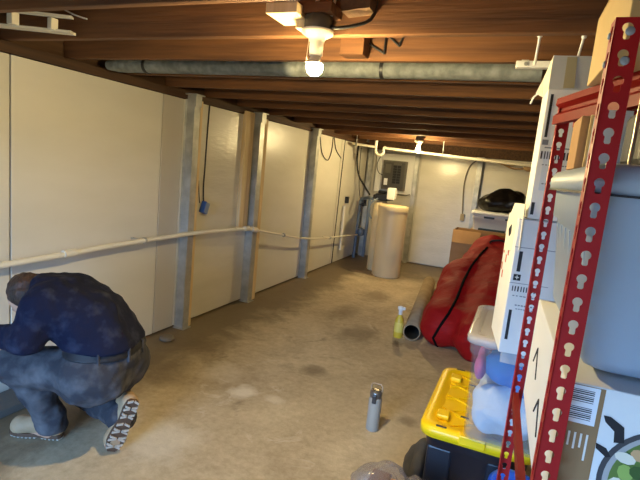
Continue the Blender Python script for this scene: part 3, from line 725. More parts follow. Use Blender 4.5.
# clear tub
clear = bpy.data.materials.new('clear_plastic'); clear.use_nodes = True
nt2 = clear.node_tree; nt2.nodes.clear()
o_ = nt2.nodes.new('ShaderNodeOutputMaterial'); mx = nt2.nodes.new('ShaderNodeMixShader'); tr = nt2.nodes.new('ShaderNodeBsdfTransparent'); gl = nt2.nodes.new('ShaderNodeBsdfPrincipled')
tr.inputs[0].default_value = (.93, .95, .97, 1); gl.inputs['Base Color'].default_value = lin((206, 208, 214)); gl.inputs['Roughness'].default_value = .22
mx.inputs[0].default_value = .12; nt2.links.new(tr.outputs[0], mx.inputs[1]); nt2.links.new(gl.outputs[0], mx.inputs[2]); nt2.links.new(mx.outputs[0], o_.inputs[0])
clear2 = clear.copy(); clear2.name = 'frosted_plastic'
for n_ in clear2.node_tree.nodes:
    if n_.type == 'MIX_SHADER': n_.inputs[0].default_value = .45
t = thing('clear_tub', (2.86, 2.4, .45), 'clear plastic tub of folded cloth on the yellow lid', 'tub')
UX0, UX1, UY0, UY1, UZ0, UZ1 = 2.668, 3.06, 2.11, 2.72, .452, .914
mb = MB(); L_ = []
for (d_, z) in ((.04, UZ0), (.03, UZ0+.01), (.015, UZ1-.06), (.004, UZ1-.055), (0, UZ1)): L_.append([Vector(p) for p in rr_loop(UX0+d_, UX1-d_, UY0+d_, UY1-d_, z, .05)])
for (d_, z) in ((.004, UZ1), (.008, UZ1-.052), (.022, UZ1-.058), (.036, UZ0+.016)): L_.append([Vector(p) for p in rr_loop(UX0+d_, UX1-d_, UY0+d_, UY1-d_, z, .05)])
mb.rings(L_)
obj('body', mb, clear, t)
obj('lid', MB().rings([rr_loop(UX0-d_, UX1+d_, UY0-d_, UY1+d_, z, .055) for d_, z in ((-.003, UZ1-.004), (.012, UZ1-.002), (.013, UZ1+.022), (.004, UZ1+.03), (-.03, UZ1+.032), (-.04, UZ1+.024))]), clear2, t)
obj('latch', MB().box((2.8, UY0-.022, UZ1-.05), (2.9, UY0-.008, UZ1+.02), .004), clear2, t)
def cloth(name, lo, hi, blobs, mm, lab, cat, amp=.008, h=.012, freq=30, group=None, fl=None):
    sd = SDF(np.array(lo)-.04, np.array(hi)+.04, h)
    for b_ in blobs: sd.ell(b_[0], b_[1], .03)
    sd.rough(amp, freq, seed=len(name)+int(lo[0]*10))
    if fl is not None: sd.floor(fl)
    return tag(obj(name, sd.mesh(), mm), lab, cat, group)
cloth('folded_towel', (2.71, 2.16, .47), (3.02, 2.66, .72), [((2.785, 2.235, .585), (.07, .075, .115)), ((2.86, 2.23, .60), (.07, .07, .12)), ((2.94, 2.235, .59), (.065, .075, .12)), ((2.80, 2.43, .57), (.085, .18, .105)), ((2.91, 2.43, .57), (.085, .18, .105))], mat('pale_towel', (222, 224, 228), .9, bump=.4, bs=60),
      'crumpled white towel in the lower half of the clear tub', 'towel', amp=.013, freq=38, fl=.476)
cloth('blue_cloth', (2.71, 2.13, .68), (3.02, 2.64, .87), [((2.82, 2.255, .775), (.085, .11, .075)), ((2.93, 2.25, .765), (.085, .105, .09)), ((2.87, 2.46, .77), (.11, .14, .075))], mat('bright_blue_cloth', (50, 136, 222), .8, bump=.4, bs=30),
      'bright blue cloth stuffed in the top of the clear tub', 'cloth', amp=.010)
cloth('pink_cloth', (2.69, 2.16, .67), (2.8, 2.6, .83), [((2.726, 2.25, .765), (.024, .08, .055)), ((2.726, 2.43, .755), (.024, .14, .05))], mat('pink_cloth_m', (206, 96, 150), .85),
      'pink cloth at the left side inside the clear tub', 'cloth', amp=.004)
cloth('pink_bundle', (2.68, 2.25, .81), (2.9, 2.7, .90), [((2.75, 2.33, .876), (.055, .13, .026)), ((2.81, 2.53, .874), (.09, .12, .028))], mat('pale_pink', (214, 168, 160), .9, rgb2=(180, 88, 92), vs=16),
      'pale pink bundle just under the clear tub lid', 'cloth', amp=.004)

# two tall white cartons on the tub
SX = Vector((2.80, 1.97, .12)); ang = math.radians(9)
SM = Matrix.Translation(SX) @ Matrix.Rotation(ang, 4, 'Z') @ Matrix.Diagonal((.925, .925, .925, 1))
wface = cardboard_w
def fmark(mb, x0, x1, z0, z1, M, e=.0008, mi=0):
    mb.box((x0, -e, z0), (x1, -e+.0005, z1), M=M, mi=mi)
def carton(z0, z1, dx, lab, dep, turn=0):
    M = SM @ Matrix.Translation((dx, 0, 0)) @ Matrix.Rotation(math.radians(turn), 4, 'Z')
    t = thing('tall_carton', M @ Vector((.2, .18, z0)), lab, 'box', 'tall white cartons')
    obj('carton_body', MB().box((0, 0, z0), (.40, dep, z1), .003, M=M), wface, t)
    return t, M
lowz0, lowz1 = .895, 1.47
t, M = carton(lowz0, lowz1, -.012, 'lower tall white carton with printed front, standing on the clear tub', .35, -1)
mk = MB(); fmark(mk, .016, .028, .955, 1.085, M); obj('printed_bar', mk, ink, t)
mk = MB(); fmark(mk, .02, .034, 1.25, 1.335, M); obj('printed_bar', mk, ink, t)
ic = MB(); fmark(ic, .012, .04, 1.212, 1.238, M); obj('printed_icon', ic, ink, t)
ic = MB(); fmark(ic, .018, .034, 1.223, 1.227, M, .0012); fmark(ic, .024, .028, 1.217, 1.233, M, .0012); obj('icon_symbol', ic, ink_white, t)
tx = MB(); rs = random.Random(11)
x = .014
while x < .13:
    w = rs.uniform(.005, .010); fmark(tx, x, x+w*.55, 1.166, 1.188, M)
    x += w+.003
obj('printed_heading', tx, ink, t)
ln = MB()
fmark(ln, .0, .15, 1.1995, 1.2015, M)
for k in range(8): fmark(ln, .02+k*.014, .02+k*.014+rs.uniform(.006, .012), 1.145, 1.149, M); fmark(ln, .035+k*.012, .035+k*.012+.008, 1.105, 1.110, M); fmark(ln, .04+k*.01, .04+k*.01+.007, 1.09, 1.0935, M)
obj('printed_text', ln, ink_grey, t)
obj('seam', MB().box((0, -.001, 1.350), (.4, .0, 1.3525), M=M).box((0, -.001, lowz1-.004), (.4, 0, lowz1-.002), M=M), ink_grey, t)
# bulging side flap with hand hole
fl = [at(519, 250, 1.963), at(525, 204, 1.963), at(515, 203, 2.06), at(507.5, 221, 2.14), at(504, 250, 2.14)]
obj('side_flap', MB().prism(fl, (.004, .004, 0)), mat('warm_lit_flap', (230, 222, 202), .65), t, 'bulging side flap')  # bulb's warm light is painted into the white flap's colour
obj('hand_hole', MB().prism([at(509.5, 236, 2.09), at(509.5, 229, 2.09), at(512, 224.5, 2.08), at(514, 226, 2.075), at(513, 232, 2.075)], (-.003, -.003, 0)), ink, t)
for k, (y0, z0) in enumerate(((.2, 1.25), (.3, 1.28), (.3, 1.2), (.25, 1.17), (.15, 1.29))):
    gm = MB(); gm.box((-.0008, y0, z0), (0, y0+.03, z0+.035), M=M); obj('side_mark', gm, mat('red_ink', (190, 70, 50), .6), t)
upz0, upz1 = 1.473, 1.985
t, M = carton(upz0, upz1, .018, 'upper tall white carton with open flaps below the joists', .21, -4.5)
mk = MB(); fmark(mk, .012, .022, 1.80, 1.965, M); obj('printed_bar', mk, ink, t)
mk = MB(); fmark(mk, .006, .018, 1.49, 1.54, M); obj('printed_bar', mk, ink, t)
tx = MB(); x = .01
while x < .12:
    w = rs.uniform(.006, .012); fmark(tx, x, x+w*.6, 1.715, 1.745, M); x += w+.003
obj('printed_heading', tx, ink, t)
ln = MB(); fmark(ln, .02, .11, 1.757, 1.762, M); fmark(ln, .008, .03, 1.77, 1.79, M)
for k in range(8): fmark(ln, .02+k*.012, .02+k*.012+rs.uniform(.005, .009), 1.69, 1.694, M); fmark(ln, .03+k*.012, .03+k*.012+.008, 1.615, 1.62, M)
obj('printed_text', ln, ink_grey, t)
tp = mat('clear_tape', (214, 222, 230), .15, spec=.8)
tb = MB(); fmark(tb, .022, .06, 1.59, 1.72, M, .0006); obj('tape', tb, tp, t)
gf = mat('shaded_carton_flap', (188, 190, 188), .6, rgb2=(198, 200, 198), vs=4)  # white carton's front flap in shadow, its shade painted as grey
obj('front_flap', MB().prism([M @ Vector(p) for p in ((.0, 0, upz1), (.4, 0, upz1), (.4, .02, 2.115), (.0, .02, 2.115))], M.to_3x3() @ Vector((0, .004, 0))), gf, t, 'upright front flap with painted grey shade')
obj('tape', MB().prism([M @ Vector(p) for p in ((.05, -.001, upz1+.005), (.09, -.001, upz1+.005), (.085, .0185, 2.11), (.05, .0185, 2.11))], M.to_3x3() @ Vector((0, .0006, 0))), mat('tan_tape', (176, 166, 132), .3), t)
obj('side_flap', MB().prism([M @ Vector(p) for p in ((.0, .02, upz1), (.0, .205, upz1), (-.03, .205, 2.0), (-.014, .13, 2.05), (.0, .025, 2.113))], M.to_3x3() @ Vector((.004, 0, 0))), mat('warm_lit_flap', (230, 222, 202), .65), t)  # cream carries painted lamplight on this white flap too
obj('hanging_tape', MB().tube([M @ Vector((-.02, .205, 2.0)), M @ Vector((-.035, .205, 1.985)), M @ Vector((-.045, .205, 1.955))], .004, 5), cardboard_w, t)

# ================================================================== RED BAG, TUBE, BOTTLES
sd = SDF((1.95, 4.0, -.05), (3.3, 6.9, 1.2), .03)
for (p, q, r1, r2) in (((2.25, 4.64, .2), (2.36, 5.6, .42), .21, .30), ((2.60, 4.44, .19), (2.72, 5.5, .42), .20, .33), ((2.38, 5.6, .42), (2.5, 6.3, .70), .30, .22), ((2.72, 5.5, .42), (2.66, 6.3, .72), .33, .22), ((2.9, 4.7, .2), (2.95, 5.5, .4), .2, .28)):
    sd.cone(p, q, r1, r2, .12)
for (c_, r_) in (((2.42, 6.25, .82), .1), ((2.55, 6.2, .87), .11), ((2.66, 6.25, .84), .1)): sd.ell(c_, (r_, r_, r_*.7), .05)
sd.rough(.013, 9, 3); sd.rough(.014, 24, 5); sd.floor(0.004)
t = thing('zip_bag', (2.55, 5.3, 0), 'large red fabric storage bag with black zipper on the floor', 'bag')
bagmb = sd.mesh()
bag = obj('bag_body', bagmb, redcloth, t)
from mathutils.bvhtree import BVHTree
bvh = BVHTree.FromPolygons([Vector(v) for v in bagmb.v], bagmb.f)
zp = []
ctrl = [(445, 352), (436, 345), (433, 338), (440, 326), (449, 313), (457, 298), (464, 280), (472, 265), (481, 254), (489, 246)]
for i in range(len(ctrl)-1):
    for k in range(6):
        s_ = k/6; d_ = ray(ctrl[i][0]*(1-s_)+ctrl[i+1][0]*s_, ctrl[i][1]*(1-s_)+ctrl[i+1][1]*s_).normalized()
        h_ = bvh.ray_cast(CAM, d_)
        if h_[0]: zp.append(h_[0]+h_[1]*.004)
obj('zipper', MB().tube(zp, .014, 6), mat('zipper_tape', (14, 12, 12), .9, spec=.1), t, 'black zipper')
zt = bvh.ray_cast(CAM, ray(492, 243).normalized())[0]
obj('handle', MB().tube([zt+Vector((-.02, 0, .0)), zt+Vector((.0, -.05, .03)), zt+Vector((.1, -.05, .05)), zt+Vector((.16, 0, .02))], .012, 6, sub=4), blackcable, t)

t = thing('round_tube', (1.85, 5.9, 0), 'long grey-brown round tube lying on the floor left of the red bag', 'tube')
A = Vector((1.985, 4.57, .085)); B = Vector((1.72, 7.0, .085)); ax = (B-A); Lt = ax.length
tube_m = mat('tube_board', (150, 130, 102), .75, rgb2=(170, 150, 120), vs=6)
obj('shell', MB().lathe(A, [(.074, 0), (.084, 0), (.084, Lt), (.074, Lt), (.074, 0)], 32, ax, cap=False), tube_m, t)
obj('inner_liner', MB().lathe(A, [(.072, .02), (.0735, .02), (.0735, Lt-.02), (.072, Lt-.02), (.072, .02)], 32, ax, cap=False), mat('tube_inside', (58, 60, 58), .7), t)

p = atz(397.5, 337, 0)
t = thing('spray_bottle', (p.x, p.y, 0), 'small yellow bottle with white cap standing by the tube', 'bottle')
obj('body', MB().lathe((p.x, p.y, 0), [(.04, 0), (.046, .01), (.046, .15), (.04, .19), (.02, .225), (.018, .235)], 20), mat('yellow_liquid', (214, 184, 60), .35), t)
obj('label', MB().lathe((p.x, p.y, .06), [(.0465, 0), (.0465, .1)], 20, cap=False), mat('yellow_label', (224, 204, 100), .5), t)
obj('cap', MB().lathe((p.x, p.y, .235), [(.02, 0), (.02, .04), (.026, .045), (.026, .075), (.012, .085)], 16).box((p.x-.03, p.y-.012, .285), (p.x+.045, p.y+.012, .315), .004), white_pl, t)

p = atz(372, 429, 0); wx, wy = p.x, p.y
t = thing('water_bottle', (wx, wy, 0), 'grey insulated water bottle standing alone on the concrete', 'bottle')
wb = mat('bottle_grey', (158, 152, 140), .45)
obj('body', MB().lathe((wx, wy, 0), [(.036, 0), (.04, .004), (.041, .01), (.041, .20), (.039, .212), (.036, .218)], 32), wb, t)
obj('lid', MB().lathe((wx, wy, .218), [(.036, 0), (.038, .002), (.038, .035), (.033, .042), (.018, .045)], 28), mat('lid_steel', (120, 112, 104), .3, .6), t)
obj('latch', MB().box((wx-.012, wy-.048, .19), (wx+.014, wy-.036, .245), .004), mat('latch_steel', (70, 68, 68), .35, .5), t)
obj('carry_loop', MB().tube([(wx-.034, wy, .25), (wx-.036, wy, .29), (wx-.026, wy, .305), (wx+.026, wy, .305), (wx+.036, wy, .29), (wx+.034, wy, .25)], .004, 8), mat('loop_tan', (176, 150, 120), .4), t)

# ================================================================== BACK RIGHT CORNER
t = thing('moving_box', (2.4, 7.2, 0), 'open brown cardboard box behind the red bag', 'box')
mb = MB(); x0, x1, y0, y1, z1 = 1.95, 2.78, 7.0, 7.45, .9
mb.box((x0, y0, 0), (x1, y0+.008, z1)).box((x0, y1-.008, 0), (x1, y1, z1)).box((x0, y0+.008, 0), (x0+.008, y1-.008, z1)).box((x1-.008, y0+.008, 0), (x1, y1-.008, z1)).box((x0+.008, y0+.008, 0), (x1-.008, y1-.008, .01))
obj('carton_body', mb, cardboard, t)
obj('flap', MB().prism([(x0, y0, z1), (x0+.38, y0, z1), (x0+.36, y0-.14, z1-.16), (x0+.02, y0-.14, z1-.16)], (0, .003, .005)), cardboard, t)
obj('flap', MB().prism([(x1, y0, z1), (x1, y1, z1), (x1+.14, y1, z1-.14), (x1+.14, y0, z1-.14)], (0, .0, .005)), cardboard, t)
tag(obj('crate', MB().box((2.1, 7.52, 0), (2.95, 8.15, .86), .004), cardboard), 'tall cardboard box under the white bin', 'box')
t = thing('white_bin', (2.5, 7.8, .86), 'white plastic bin under the black bag near the back wall', 'bin')
obj('body', tub(2.13, 2.92, 7.55, 8.1, .862, 1.13, .03, .04, I4), white_pl, t)
obj('lid', MB().rings([rr_loop(2.12-d_, 2.93+d_, 7.54-d_, 8.11+d_, z, .04) for d_, z in ((0, 1.12), (.012, 1.122), (.012, 1.16), (-.01, 1.175))]), white_pl, t)
for x in (2.3, 2.6): obj('handle', MB().box((x, 7.537, 1.073), (x+.15, 7.552, 1.10), .004), black_pl, t)
obj('front_panel', MB().box((2.24, 7.54, .88), (2.62, 7.566, .92), .004), mat('dark_green', (34, 48, 38), .5), t)
sd = SDF((2.05, 7.4, 1.1), (3.0, 8.3, 1.7), .022)
sd.ell((2.42, 7.8, 1.30), (.26, .25, .15), .08).ell((2.66, 7.85, 1.33), (.22, .25, .19), .08).ell((2.5, 7.8, 1.38), (.16, .16, .14), .08).rough(.014, 18, 4).rough(.008, 40, 9).floor(1.177)
tag(obj('black_bag', sd.mesh(), blackbag), 'full black plastic bag lying on the white bin', 'bag')

# ================================================================== FOREGROUND FLOOR ITEMS
sd = SDF((2.3, 2.2, -.03), (2.58, 2.9, .4), .012)
sd.ell((2.495, 2.44, .10), (.045, .13, .12), .05).ell((2.455, 2.5, .05), (.06, .13, .07), .05).rough(.012, 34, 3).floor(.003)
tag(obj('dark_bundle', sd.mesh(), mat('charcoal_cloth', (64, 62, 60), .85, rgb2=(84, 80, 76), vs=12, bump=.4, bs=20)), 'dark grey cloth bundle slumped against the left of the yellow lidded tote', 'bundle')
film = clear.copy(); film.name = 'plastic_film'
for n_ in film.node_tree.nodes:
    if n_.type == 'MIX_SHADER': n_.inputs[0].default_value = .34
    if n_.type == 'BSDF_PRINCIPLED': n_.inputs['Roughness'].default_value = .15; n_.inputs['Base Color'].default_value = lin((158, 142, 132))
sd = SDF((2.12, 1.6, -.03), (2.75, 2.35, .46), .013)
sd.ell((2.41, 1.97, .15), (.16, .15, .165), .05).ell((2.57, 2.0, .12), (.11, .14, .15), .05).rough(.022, 26, 2).rough(.014, 55, 6).floor(.003)
tag(obj('plastic_bag', sd.mesh(), film), 'clear crumpled plastic bag on the floor at the bottom edge', 'bag')
t = thing('snack_packet', (2.41, 1.97, .05), 'orange packet with brown lid inside the clear plastic bag', 'packet')
obj('packet', MB().box((2.34, 1.9, .05), (2.46, 2.03, .235), .015), mat('orange_packet', (232, 150, 48), .4, rgb2=(240, 206, 120), vs=14), t)
obj('packet_lid', MB().box((2.34, 1.93, .236), (2.43, 2.03, .252), .008), mat('brown_lid', (110, 72, 44), .5), t)
tag(obj('paper_cup', MB().lathe((2.56, 1.96, .02), [(.05, 0), (.055, .02), (.06, .18), (.055, .19)], 20), mat('pale_grey_thing', (170, 168, 166), .5)), 'pale grey cup inside the right end of the clear plastic bag', 'cup')
sd = SDF((2.72, 1.75, -.03), (3.15, 2.2, .48), .014)
sd.ell((2.93, 2.0, .2), (.13, .12, .2), .06).ell((2.90, 2.06, .36), (.075, .07, .05), .05).ell((2.98, 2.0, .38), (.06, .06, .05), .05).rough(.012, 28, 8).floor(.003)
tag(obj('blue_bag', sd.mesh(), mat('blue_film', (24, 78, 190), .3, bump=.5, bs=18)), 'blue plastic bag on the floor behind the far red post', 'bag')
p = atz(150, 333, 0)
tag(obj('stone_puck', MB().lathe((.16, 3.19, 0), [(.05, 0), (.065, .01), (.06, .03), (.04, .038)], 14), mat('grey_stone', (120, 112, 100), .8)), 'small grey round stone on the floor by the first steel post', 'stone')
tag(obj('grey_slab', MB().box((.03, 1.55, 0), (.24, 2.0, .045), .004), mat('slab_grey', (104, 100, 94), .85, bump=.3, bs=30)), 'flat grey slab on the floor by the left wall behind the planted boot', 'slab')

# ================================================================== PERSON (crouching, one knee down)
skin = mat('skin', (196, 146, 118), .55, rgb2=(206, 158, 130), vs=10)
navy = mat('navy_hoodie', (19, 23, 46), .88, rgb2=(58, 62, 82), vs=15, lo=.52, hi=.9, bump=.5, bs=14, dist=.02, spec=.2)
denim = mat('grey_denim', (56, 56, 62), .88, rgb2=(112, 110, 112), vs=9, lo=.44, hi=.85, bump=.5, bs=16, dist=.015, spec=.2)
bootm = mat('tan_boot', (158, 130, 98), .7, rgb2=(178, 150, 118), vs=12)
solem = mat('boot_sole', (88, 62, 44), .7)
lugm = mat('boot_lugs', (176, 164, 148), .75)
hairm = mat('brown_hair', (44, 28, 20), .6, rgb2=(74, 48, 34), vs=40, bump=.8, bs=90, stretch=(1, 1, .3))
Fv = Vector((-.92, -.39, 0)).normalized(); Lv = Vector((.39, -.92, 0)).normalized()
hipL = Vector((.92, 1.70, .46)); kneeL = Vector((.535, 1.575, .455)); ankL = Vector((.62, 1.715, .09)); toeL = Vector((.45, 1.66, .035))
hipR = Vector((.88, 1.90, .45)); kneeR = Vector((.55, 2.03, .085)); ankR = Vector((.98, 1.86, .175)); heelR = Vector((1.06, 1.84, .25)); toeR = Vector((1.0, 1.785, .03))
pel = Vector((.925, 1.815, .55)); mid = Vector((.85, 1.785, .68)); che = Vector((.73, 1.735, .765)); nk = Vector((.61, 1.69, .83)); hd = Vector((.535, 1.65, .795))
shL = Vector((.74, 1.58, .80)); elL = Vector((.735, 1.50, .655)); wrL = Vector((.53, 1.49, .63))
shR = Vector((.60, 1.86, .78)); elR = Vector((.45, 1.90, .58)); wrR = Vector((.35, 1.72, .50))
lo, hi = (.2, 1.3, -.04), (1.4, 2.3, 1.02)
def limbs(sd, g, parts):
    if 'torso' in parts:
        sd.cone(pel+Lv*.06, mid+Lv*.05, .12+g, .125+g, .05).cone(pel-Lv*.06, mid-Lv*.05, .12+g, .125+g, .05)
        sd.cone(mid+Lv*.06, che+Lv*.07, .12+g, .12+g, .05).cone(mid-Lv*.06, che-Lv*.07, .12+g, .12+g, .05)
        sd.cone(che, nk, .10+g, .06+g, .05)
        sd.cone(che+Lv*.06, shL, .10+g, .075+g, .05).cone(che-Lv*.06, shR, .10+g, .075+g, .05)
    if 'arms' in parts:
        sd.chain([shL, elL, wrL], [.068+g, .05+g, .034+g*.8], .035).chain([shR, elR, wrR], [.068+g, .05+g, .034+g*.8], .035)
    if 'hips' in parts:
        sd.cone(hipL, hipR, .135+g, .135+g, .06).cone(pel, (hipL+hipR)/2, .13+g, .13+g, .06)
        sd.ell(hipL+Vector((.045, .02, -.005)), (.112+g,)*3, .05).ell(hipR+Vector((.045, .02, -.005)), (.112+g,)*3, .05)
    if 'legs' in parts:
        sd.chain([hipL, kneeL], [.105+g, .068+g], .05).chain([kneeL, (kneeL+ankL)/2+Vector((.035, .01, .03)), ankL], [.066+g, .062+g, .042+g], .03)
        sd.chain([hipR, kneeR], [.105+g, .066+g], .05).chain([kneeR, (kneeR+ankR)/2+Vector((.0, 0, .015)), ankR], [.064+g, .064+g, .044+g], .03)
    return sd
sd = SDF(lo, hi, .0085)
limbs(sd, 0, ('torso', 'arms', 'hips', 'legs'))
# feet inside the boots
sd.chain([ankL, ankL+Vector((0, 0, -.045)), toeL], [.04, .036, .028], .02).chain([ankR, heelR*.6+ankR*.4, toeR+Vector((-.02, 0, .02))], [.04, .036, .028], .02)
# neck and head: bowed forward, looking down at the work
sd.cone(nk, hd, .06, .055, .03)
hx = (Fv*.62+Vector((0, 0, -.78))).normalized()          # the way the face points
hu = (Fv*.78+Vector((0, 0, .62))).normalized()           # crown direction
Rh = np.array([list(hx), list(Lv), list(hu)]).T
hc = hd
sd.ell(hc, (.095, .074, .105), .02, Rh)
sd.ell(hc+hx*.045-hu*.055, (.055, .052, .06), .03, Rh)    # jaw
sd.cone(hc+hx*.088+hu*.01, hc+hx*.108-hu*.028, .010, .014, .012)   # nose
sd.ell(hc+hx*.088-hu*.062, (.012, .024, .008), .008, Rh)  # lips
for s_ in (1, -1):
    sd.ell(hc+Lv*(s_*.077)-hx*.01-hu*.01, (.018, .008, .03), .006, Rh)   # ears
    sd.ell(hc+hx*.095+Lv*(s_*.032)+hu*.004, (.012, .015, .011), .01, Rh, sub=True)   # eye sockets
    sd.ell(hc+hx*.082+Lv*(s_*.032)+hu*.003, (.011, .012, .010), .004, Rh)            # eyes
# hands: palm, four fingers of unequal length, a thumb, closed on a tool
def hand(w, d, side, up):
    d = d.normalized(); s_ = side.normalized(); n_ = d.cross(s_).normalized()
    pc = w+d*.05
    sd.cone(w, w+d*.085+s_*.018, .028, .02, .015).cone(w+d*.02, w+d*.085-s_*.02, .026, .02, .015)
    for k, (o, l) in enumerate(((-.03, .066), (-.010, .078), (.010, .072), (.029, .056))):
        b0 = w+d*.088+s_*o; b1 = b0+d*l*.45+n_*up*.006; b2 = b1+(d*.35+n_*up*.9).normalized()*l*.33; b3 = b2+(-d*.5+n_*up*.85).normalized()*l*.28
        sd.chain([b0, b1, b2, b3], [.0105, .0098, .0092, .0085], .003)
    t0 = w+d*.03-s_*.026; t1 = t0+(d*.6-s_*.6+n_*up*.4).normalized()*.036; t2 = t1+(d*.5+n_*up*.9+s_*.2).normalized()*.03
    sd.chain([t0, t1, t2], [.014, .0115, .0095], .006)
hdL = Vector((-.95, .05, -.18)); hand(wrL, hdL, Vector((-.1, -1, .1)), -1)
hand(wrR, Vector((-.7, -.5, -.3)), Vector((-.4, .9, 0)), 1)
person = thing('person', (.8, 1.8, 0), 'person in navy hoodie and grey jeans crouching on one knee at the left', 'person')
obj('body', sd.mesh(), skin, person)
# jeans
sd = SDF(lo, hi, .011); limbs(sd, .022, ('hips', 'legs'))
sd.cone(pel+Lv*.06, pel+Lv*.06+(mid-pel)*.45, .138, .138, .05).cone(pel-Lv*.06, pel-Lv*.06+(mid-pel)*.45, .138, .138, .05)
sd.cone(ankL+Vector((.02, 0, .05)), ankL+Vector((.02, 0, .0)), .075, .082, .03)
sd.cone(ankR+Vector((-.08, .03, -.01)), ankR+Vector((-.01, 0, 0)), .08, .08, .03)
sd.rough(.006, 26, 2).rough(.005, 60, 4)
sd.cut(ankL+Vector((0, 0, -.03)), (0, 0, -1)); sd.floor(.004)
jn = obj('jeans', sd.mesh(), denim, person)
# hoodie
sd = SDF(lo, hi, .011); limbs(sd, .026, ('torso', 'arms'))
sd.ell(che+Vector((-.06, -.03, .11)), (.10, .12, .05), .04).ell(nk+Vector((.06, .025, .062)), (.085, .10, .034), .015)
sd.rough(.007, 24, 6).rough(.006, 55, 8)
sd.cone(pel+Lv*.07, pel+Lv*.075+Vector((.015, .005, -.06)), .155, .165, .06).cone(pel-Lv*.07, pel-Lv*.075+Vector((.015, .005, -.06)), .155, .165, .06)
bd = Vector((.0, .0, -1.0)).normalized(); sd.cut(Vector((1.0, 1.85, .598)), bd)
sd.cone(wrL, wrL+hdL*.09, .052, .045, .02); sd.cut(wrL+hdL*.085, hdL); sd.ell(hd, (.10, .09, .105), .01, sub=True)
obj('hoodie', sd.mesh(), navy, person)
# hair
sd = SDF((.3, 1.45, .6), (.75, 1.85, 1.0), .008)
sd.ell(hc+hu*.012-hx*.02, (.098, .086, .108), .02, Rh).ell(hc-hx*.05-hu*.03, (.075, .082, .09), .03, Rh).rough(.006, 120, 3, 9)
sd.cut(hc+hx*.045+hu*.02, (hx-hu*.3))
obj('hair', sd.mesh(), hairm, person)
# belt and loop
sd = SDF((.6, 1.4, .4), (1.4, 2.3, .8), .009); limbs(sd, .03, ('hips',))
sd.cone(pel+Lv*.06, pel+Lv*.06+(mid-pel)*.45, .147, .147, .05).cone(pel-Lv*.06, pel-Lv*.06+(mid-pel)*.45, .147, .147, .05)
bp_ = Vector((.95, 1.82, .583)); sd.cut(bp_+bd*.02, bd, .004); sd.cut(bp_-bd*.03, -bd, .004)
belt_mb = sd.mesh(); obj('belt', belt_mb, mat('black_belt', (24, 24, 30), .6), person)
bb = BVHTree.FromPolygons([Vector(v) for v in belt_mb.v], belt_mb.f)
for d_ in (Vector((.45, -.9, 0)), Vector((.95, -.3, 0)), Vector((.8, .6, 0))):
    h_ = bb.ray_cast(bp_+d_*.6, -d_)[0]
    if h_: obj('belt_loop', MB().cyl(h_-bd*.03, h_+bd*.04, .008, n=8), denim, person)
# boots
def boot(ank, heel, toe, out, name='boot'):
    """heel/toe points on the sole line; out = sole normal (away from the foot)"""
    out = out.normalized(); d = (toe-heel).normalized(); s_ = d.cross(out).normalized(); Lb = (toe-heel).length
    sd = SDF((.3, 1.5, -.06), (1.3, 2.1, .5), .009)
    up = -out
    sd.cone(heel+d*.035+up*.045, heel+d*.06+up*.11, .042, .045, .02)
    sd.cone(heel+d*.035+up*.035, toe-d*.05+up*.03, .038, .04, .02)
    sd.cone(heel+d*.1+up*.07, toe-d*.07+up*.045, .04, .038, .02)
    sd.ell(toe-d*.055+up*.035, (.052,)*3, .02)
    sd.cut(heel+up*.006, out)
    sd.cone(heel+d*.055+up*.11, ank, .045, .046, .02)
    b = obj(name, sd.mesh(), bootm, person)
    prof = [(0, .018), (.01, .03), (.05, .036), (.12, .032), (.18, .043), (.235, .046), (.27, .036), (.29, .02)]
    k = Lb/.29
    left = [heel+d*(a*k)+s_*w for a, w in prof]; right = [heel+d*(a*k)-s_*w for a, w in prof][::-1]
    so = obj('sole', MB().prism([p_+up*.012 for p_ in left+right], out*.02), solem, b)
    lg = MB()
    for i in range(13):
        a = .012+i*.0212
        if .098 < a < .125: continue
        w = np.interp(a, [q[0] for q in prof], [q[1] for q in prof])
        for sg in (-1, 1):
            c0 = heel+d*(a*k)+s_*(sg*w*.95); c1 = heel+d*((a+.010*((i % 2)*2-1))*k)+s_*(sg*w*.12)
            lg.prism([c0-d*.005*k+out*.008, c0+d*.006*k+out*.008, c1+d*.006*k+out*.008, c1-d*.005*k+out*.008], out*.008)
    obj('tread_lugs', lg, lugm, so)
boot(ankL+Vector((.01, 0, .03)), Vector((.68, 1.745, .02)), Vector((.415, 1.645, .02)), Vector((0, 0, -1)))
so_n = Vector((.80, -.58, -.05))
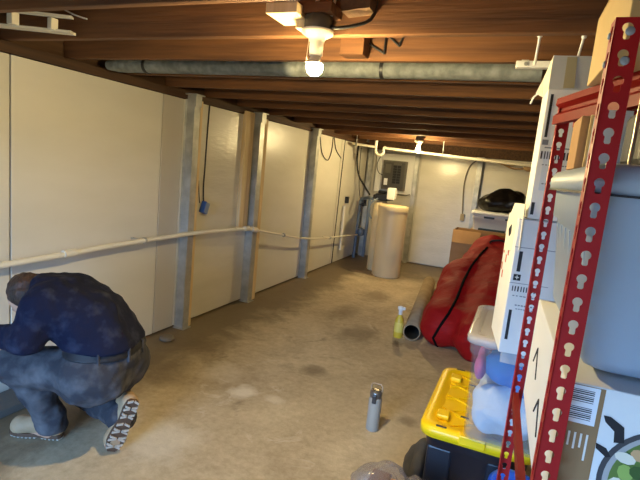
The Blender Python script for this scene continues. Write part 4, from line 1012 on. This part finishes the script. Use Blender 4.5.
boot(ankR+Vector((-.02, .02, .0)), Vector((1.085, 1.835, .305)), Vector((1.0, 1.775, .02)), so_n)
# tool held in the near hand
t = thing('hand_tool', (.42, 1.49, .5), 'light grey hand tool held by the crouching person at the left edge', 'tool')
gp = wrL+hdL.normalized()*.12+Vector((0, 0, -.028))
obj('handle', MB().cyl(gp+Vector((.03, -.06, .02)), gp+Vector((-.05, .07, -.03)), .012), mat('tool_grey', (150, 156, 168), .4, .3), t)
obj('head', MB().box((-.04, -.03, -.02), (.04, .03, .03), .008, M=Matrix.Translation(gp+Vector((-.06, .09, -.04)))), mat('tool_grey', (150, 156, 168), .4, .3), t)

# ================================================================== LIGHT
w = bpy.data.worlds.new('sky'); S.world = w; w.use_nodes = True
wn = w.node_tree; bg = wn.nodes['Background']; bg.inputs[1].default_value = 30
wt = wn.nodes.new('ShaderNodeTexCoord'); wsep = wn.nodes.new('ShaderNodeSeparateXYZ'); wr = wn.nodes.new('ShaderNodeValToRGB')
wn.links.new(wt.outputs['Generated'], wsep.inputs[0]); wn.links.new(wsep.outputs['Z'], wr.inputs['Fac'])
wr.color_ramp.elements[0].position = .0; wr.color_ramp.elements[0].color = (.05, .05, .045, 1)      # ground
wr.color_ramp.elements[1].position = .03; wr.color_ramp.elements[1].color = (.27, .54, 1.0, 1)       # sky
wn.links.new(wr.outputs['Color'], bg.inputs[0])
ld = bpy.data.lights.new('daylight_portal', 'AREA'); ld.shape = 'RECTANGLE'; ld.size = WX1-WX0; ld.size_y = WZ1-WZ0
ld.cycles.is_portal = True
lo_ = bpy.data.objects.new('daylight_portal', ld); COL.objects.link(lo_)
lo_.location = ((WX0+WX1)/2, FRONT-.21, (WZ0+WZ1)/2); lo_.rotation_euler = (math.radians(90), 0, 0)   # faces +Y

vs_ = S.view_settings
vs_.view_transform = 'Standard'; vs_.look = 'None'; vs_.gamma = 1; vs_.use_curve_mapping = False; vs_.exposure = .3
S.cycles.use_denoising = True; S.cycles.sample_clamp_indirect = 6; S.cycles.max_bounces = 8; S.cycles.transparent_max_bounces = 12
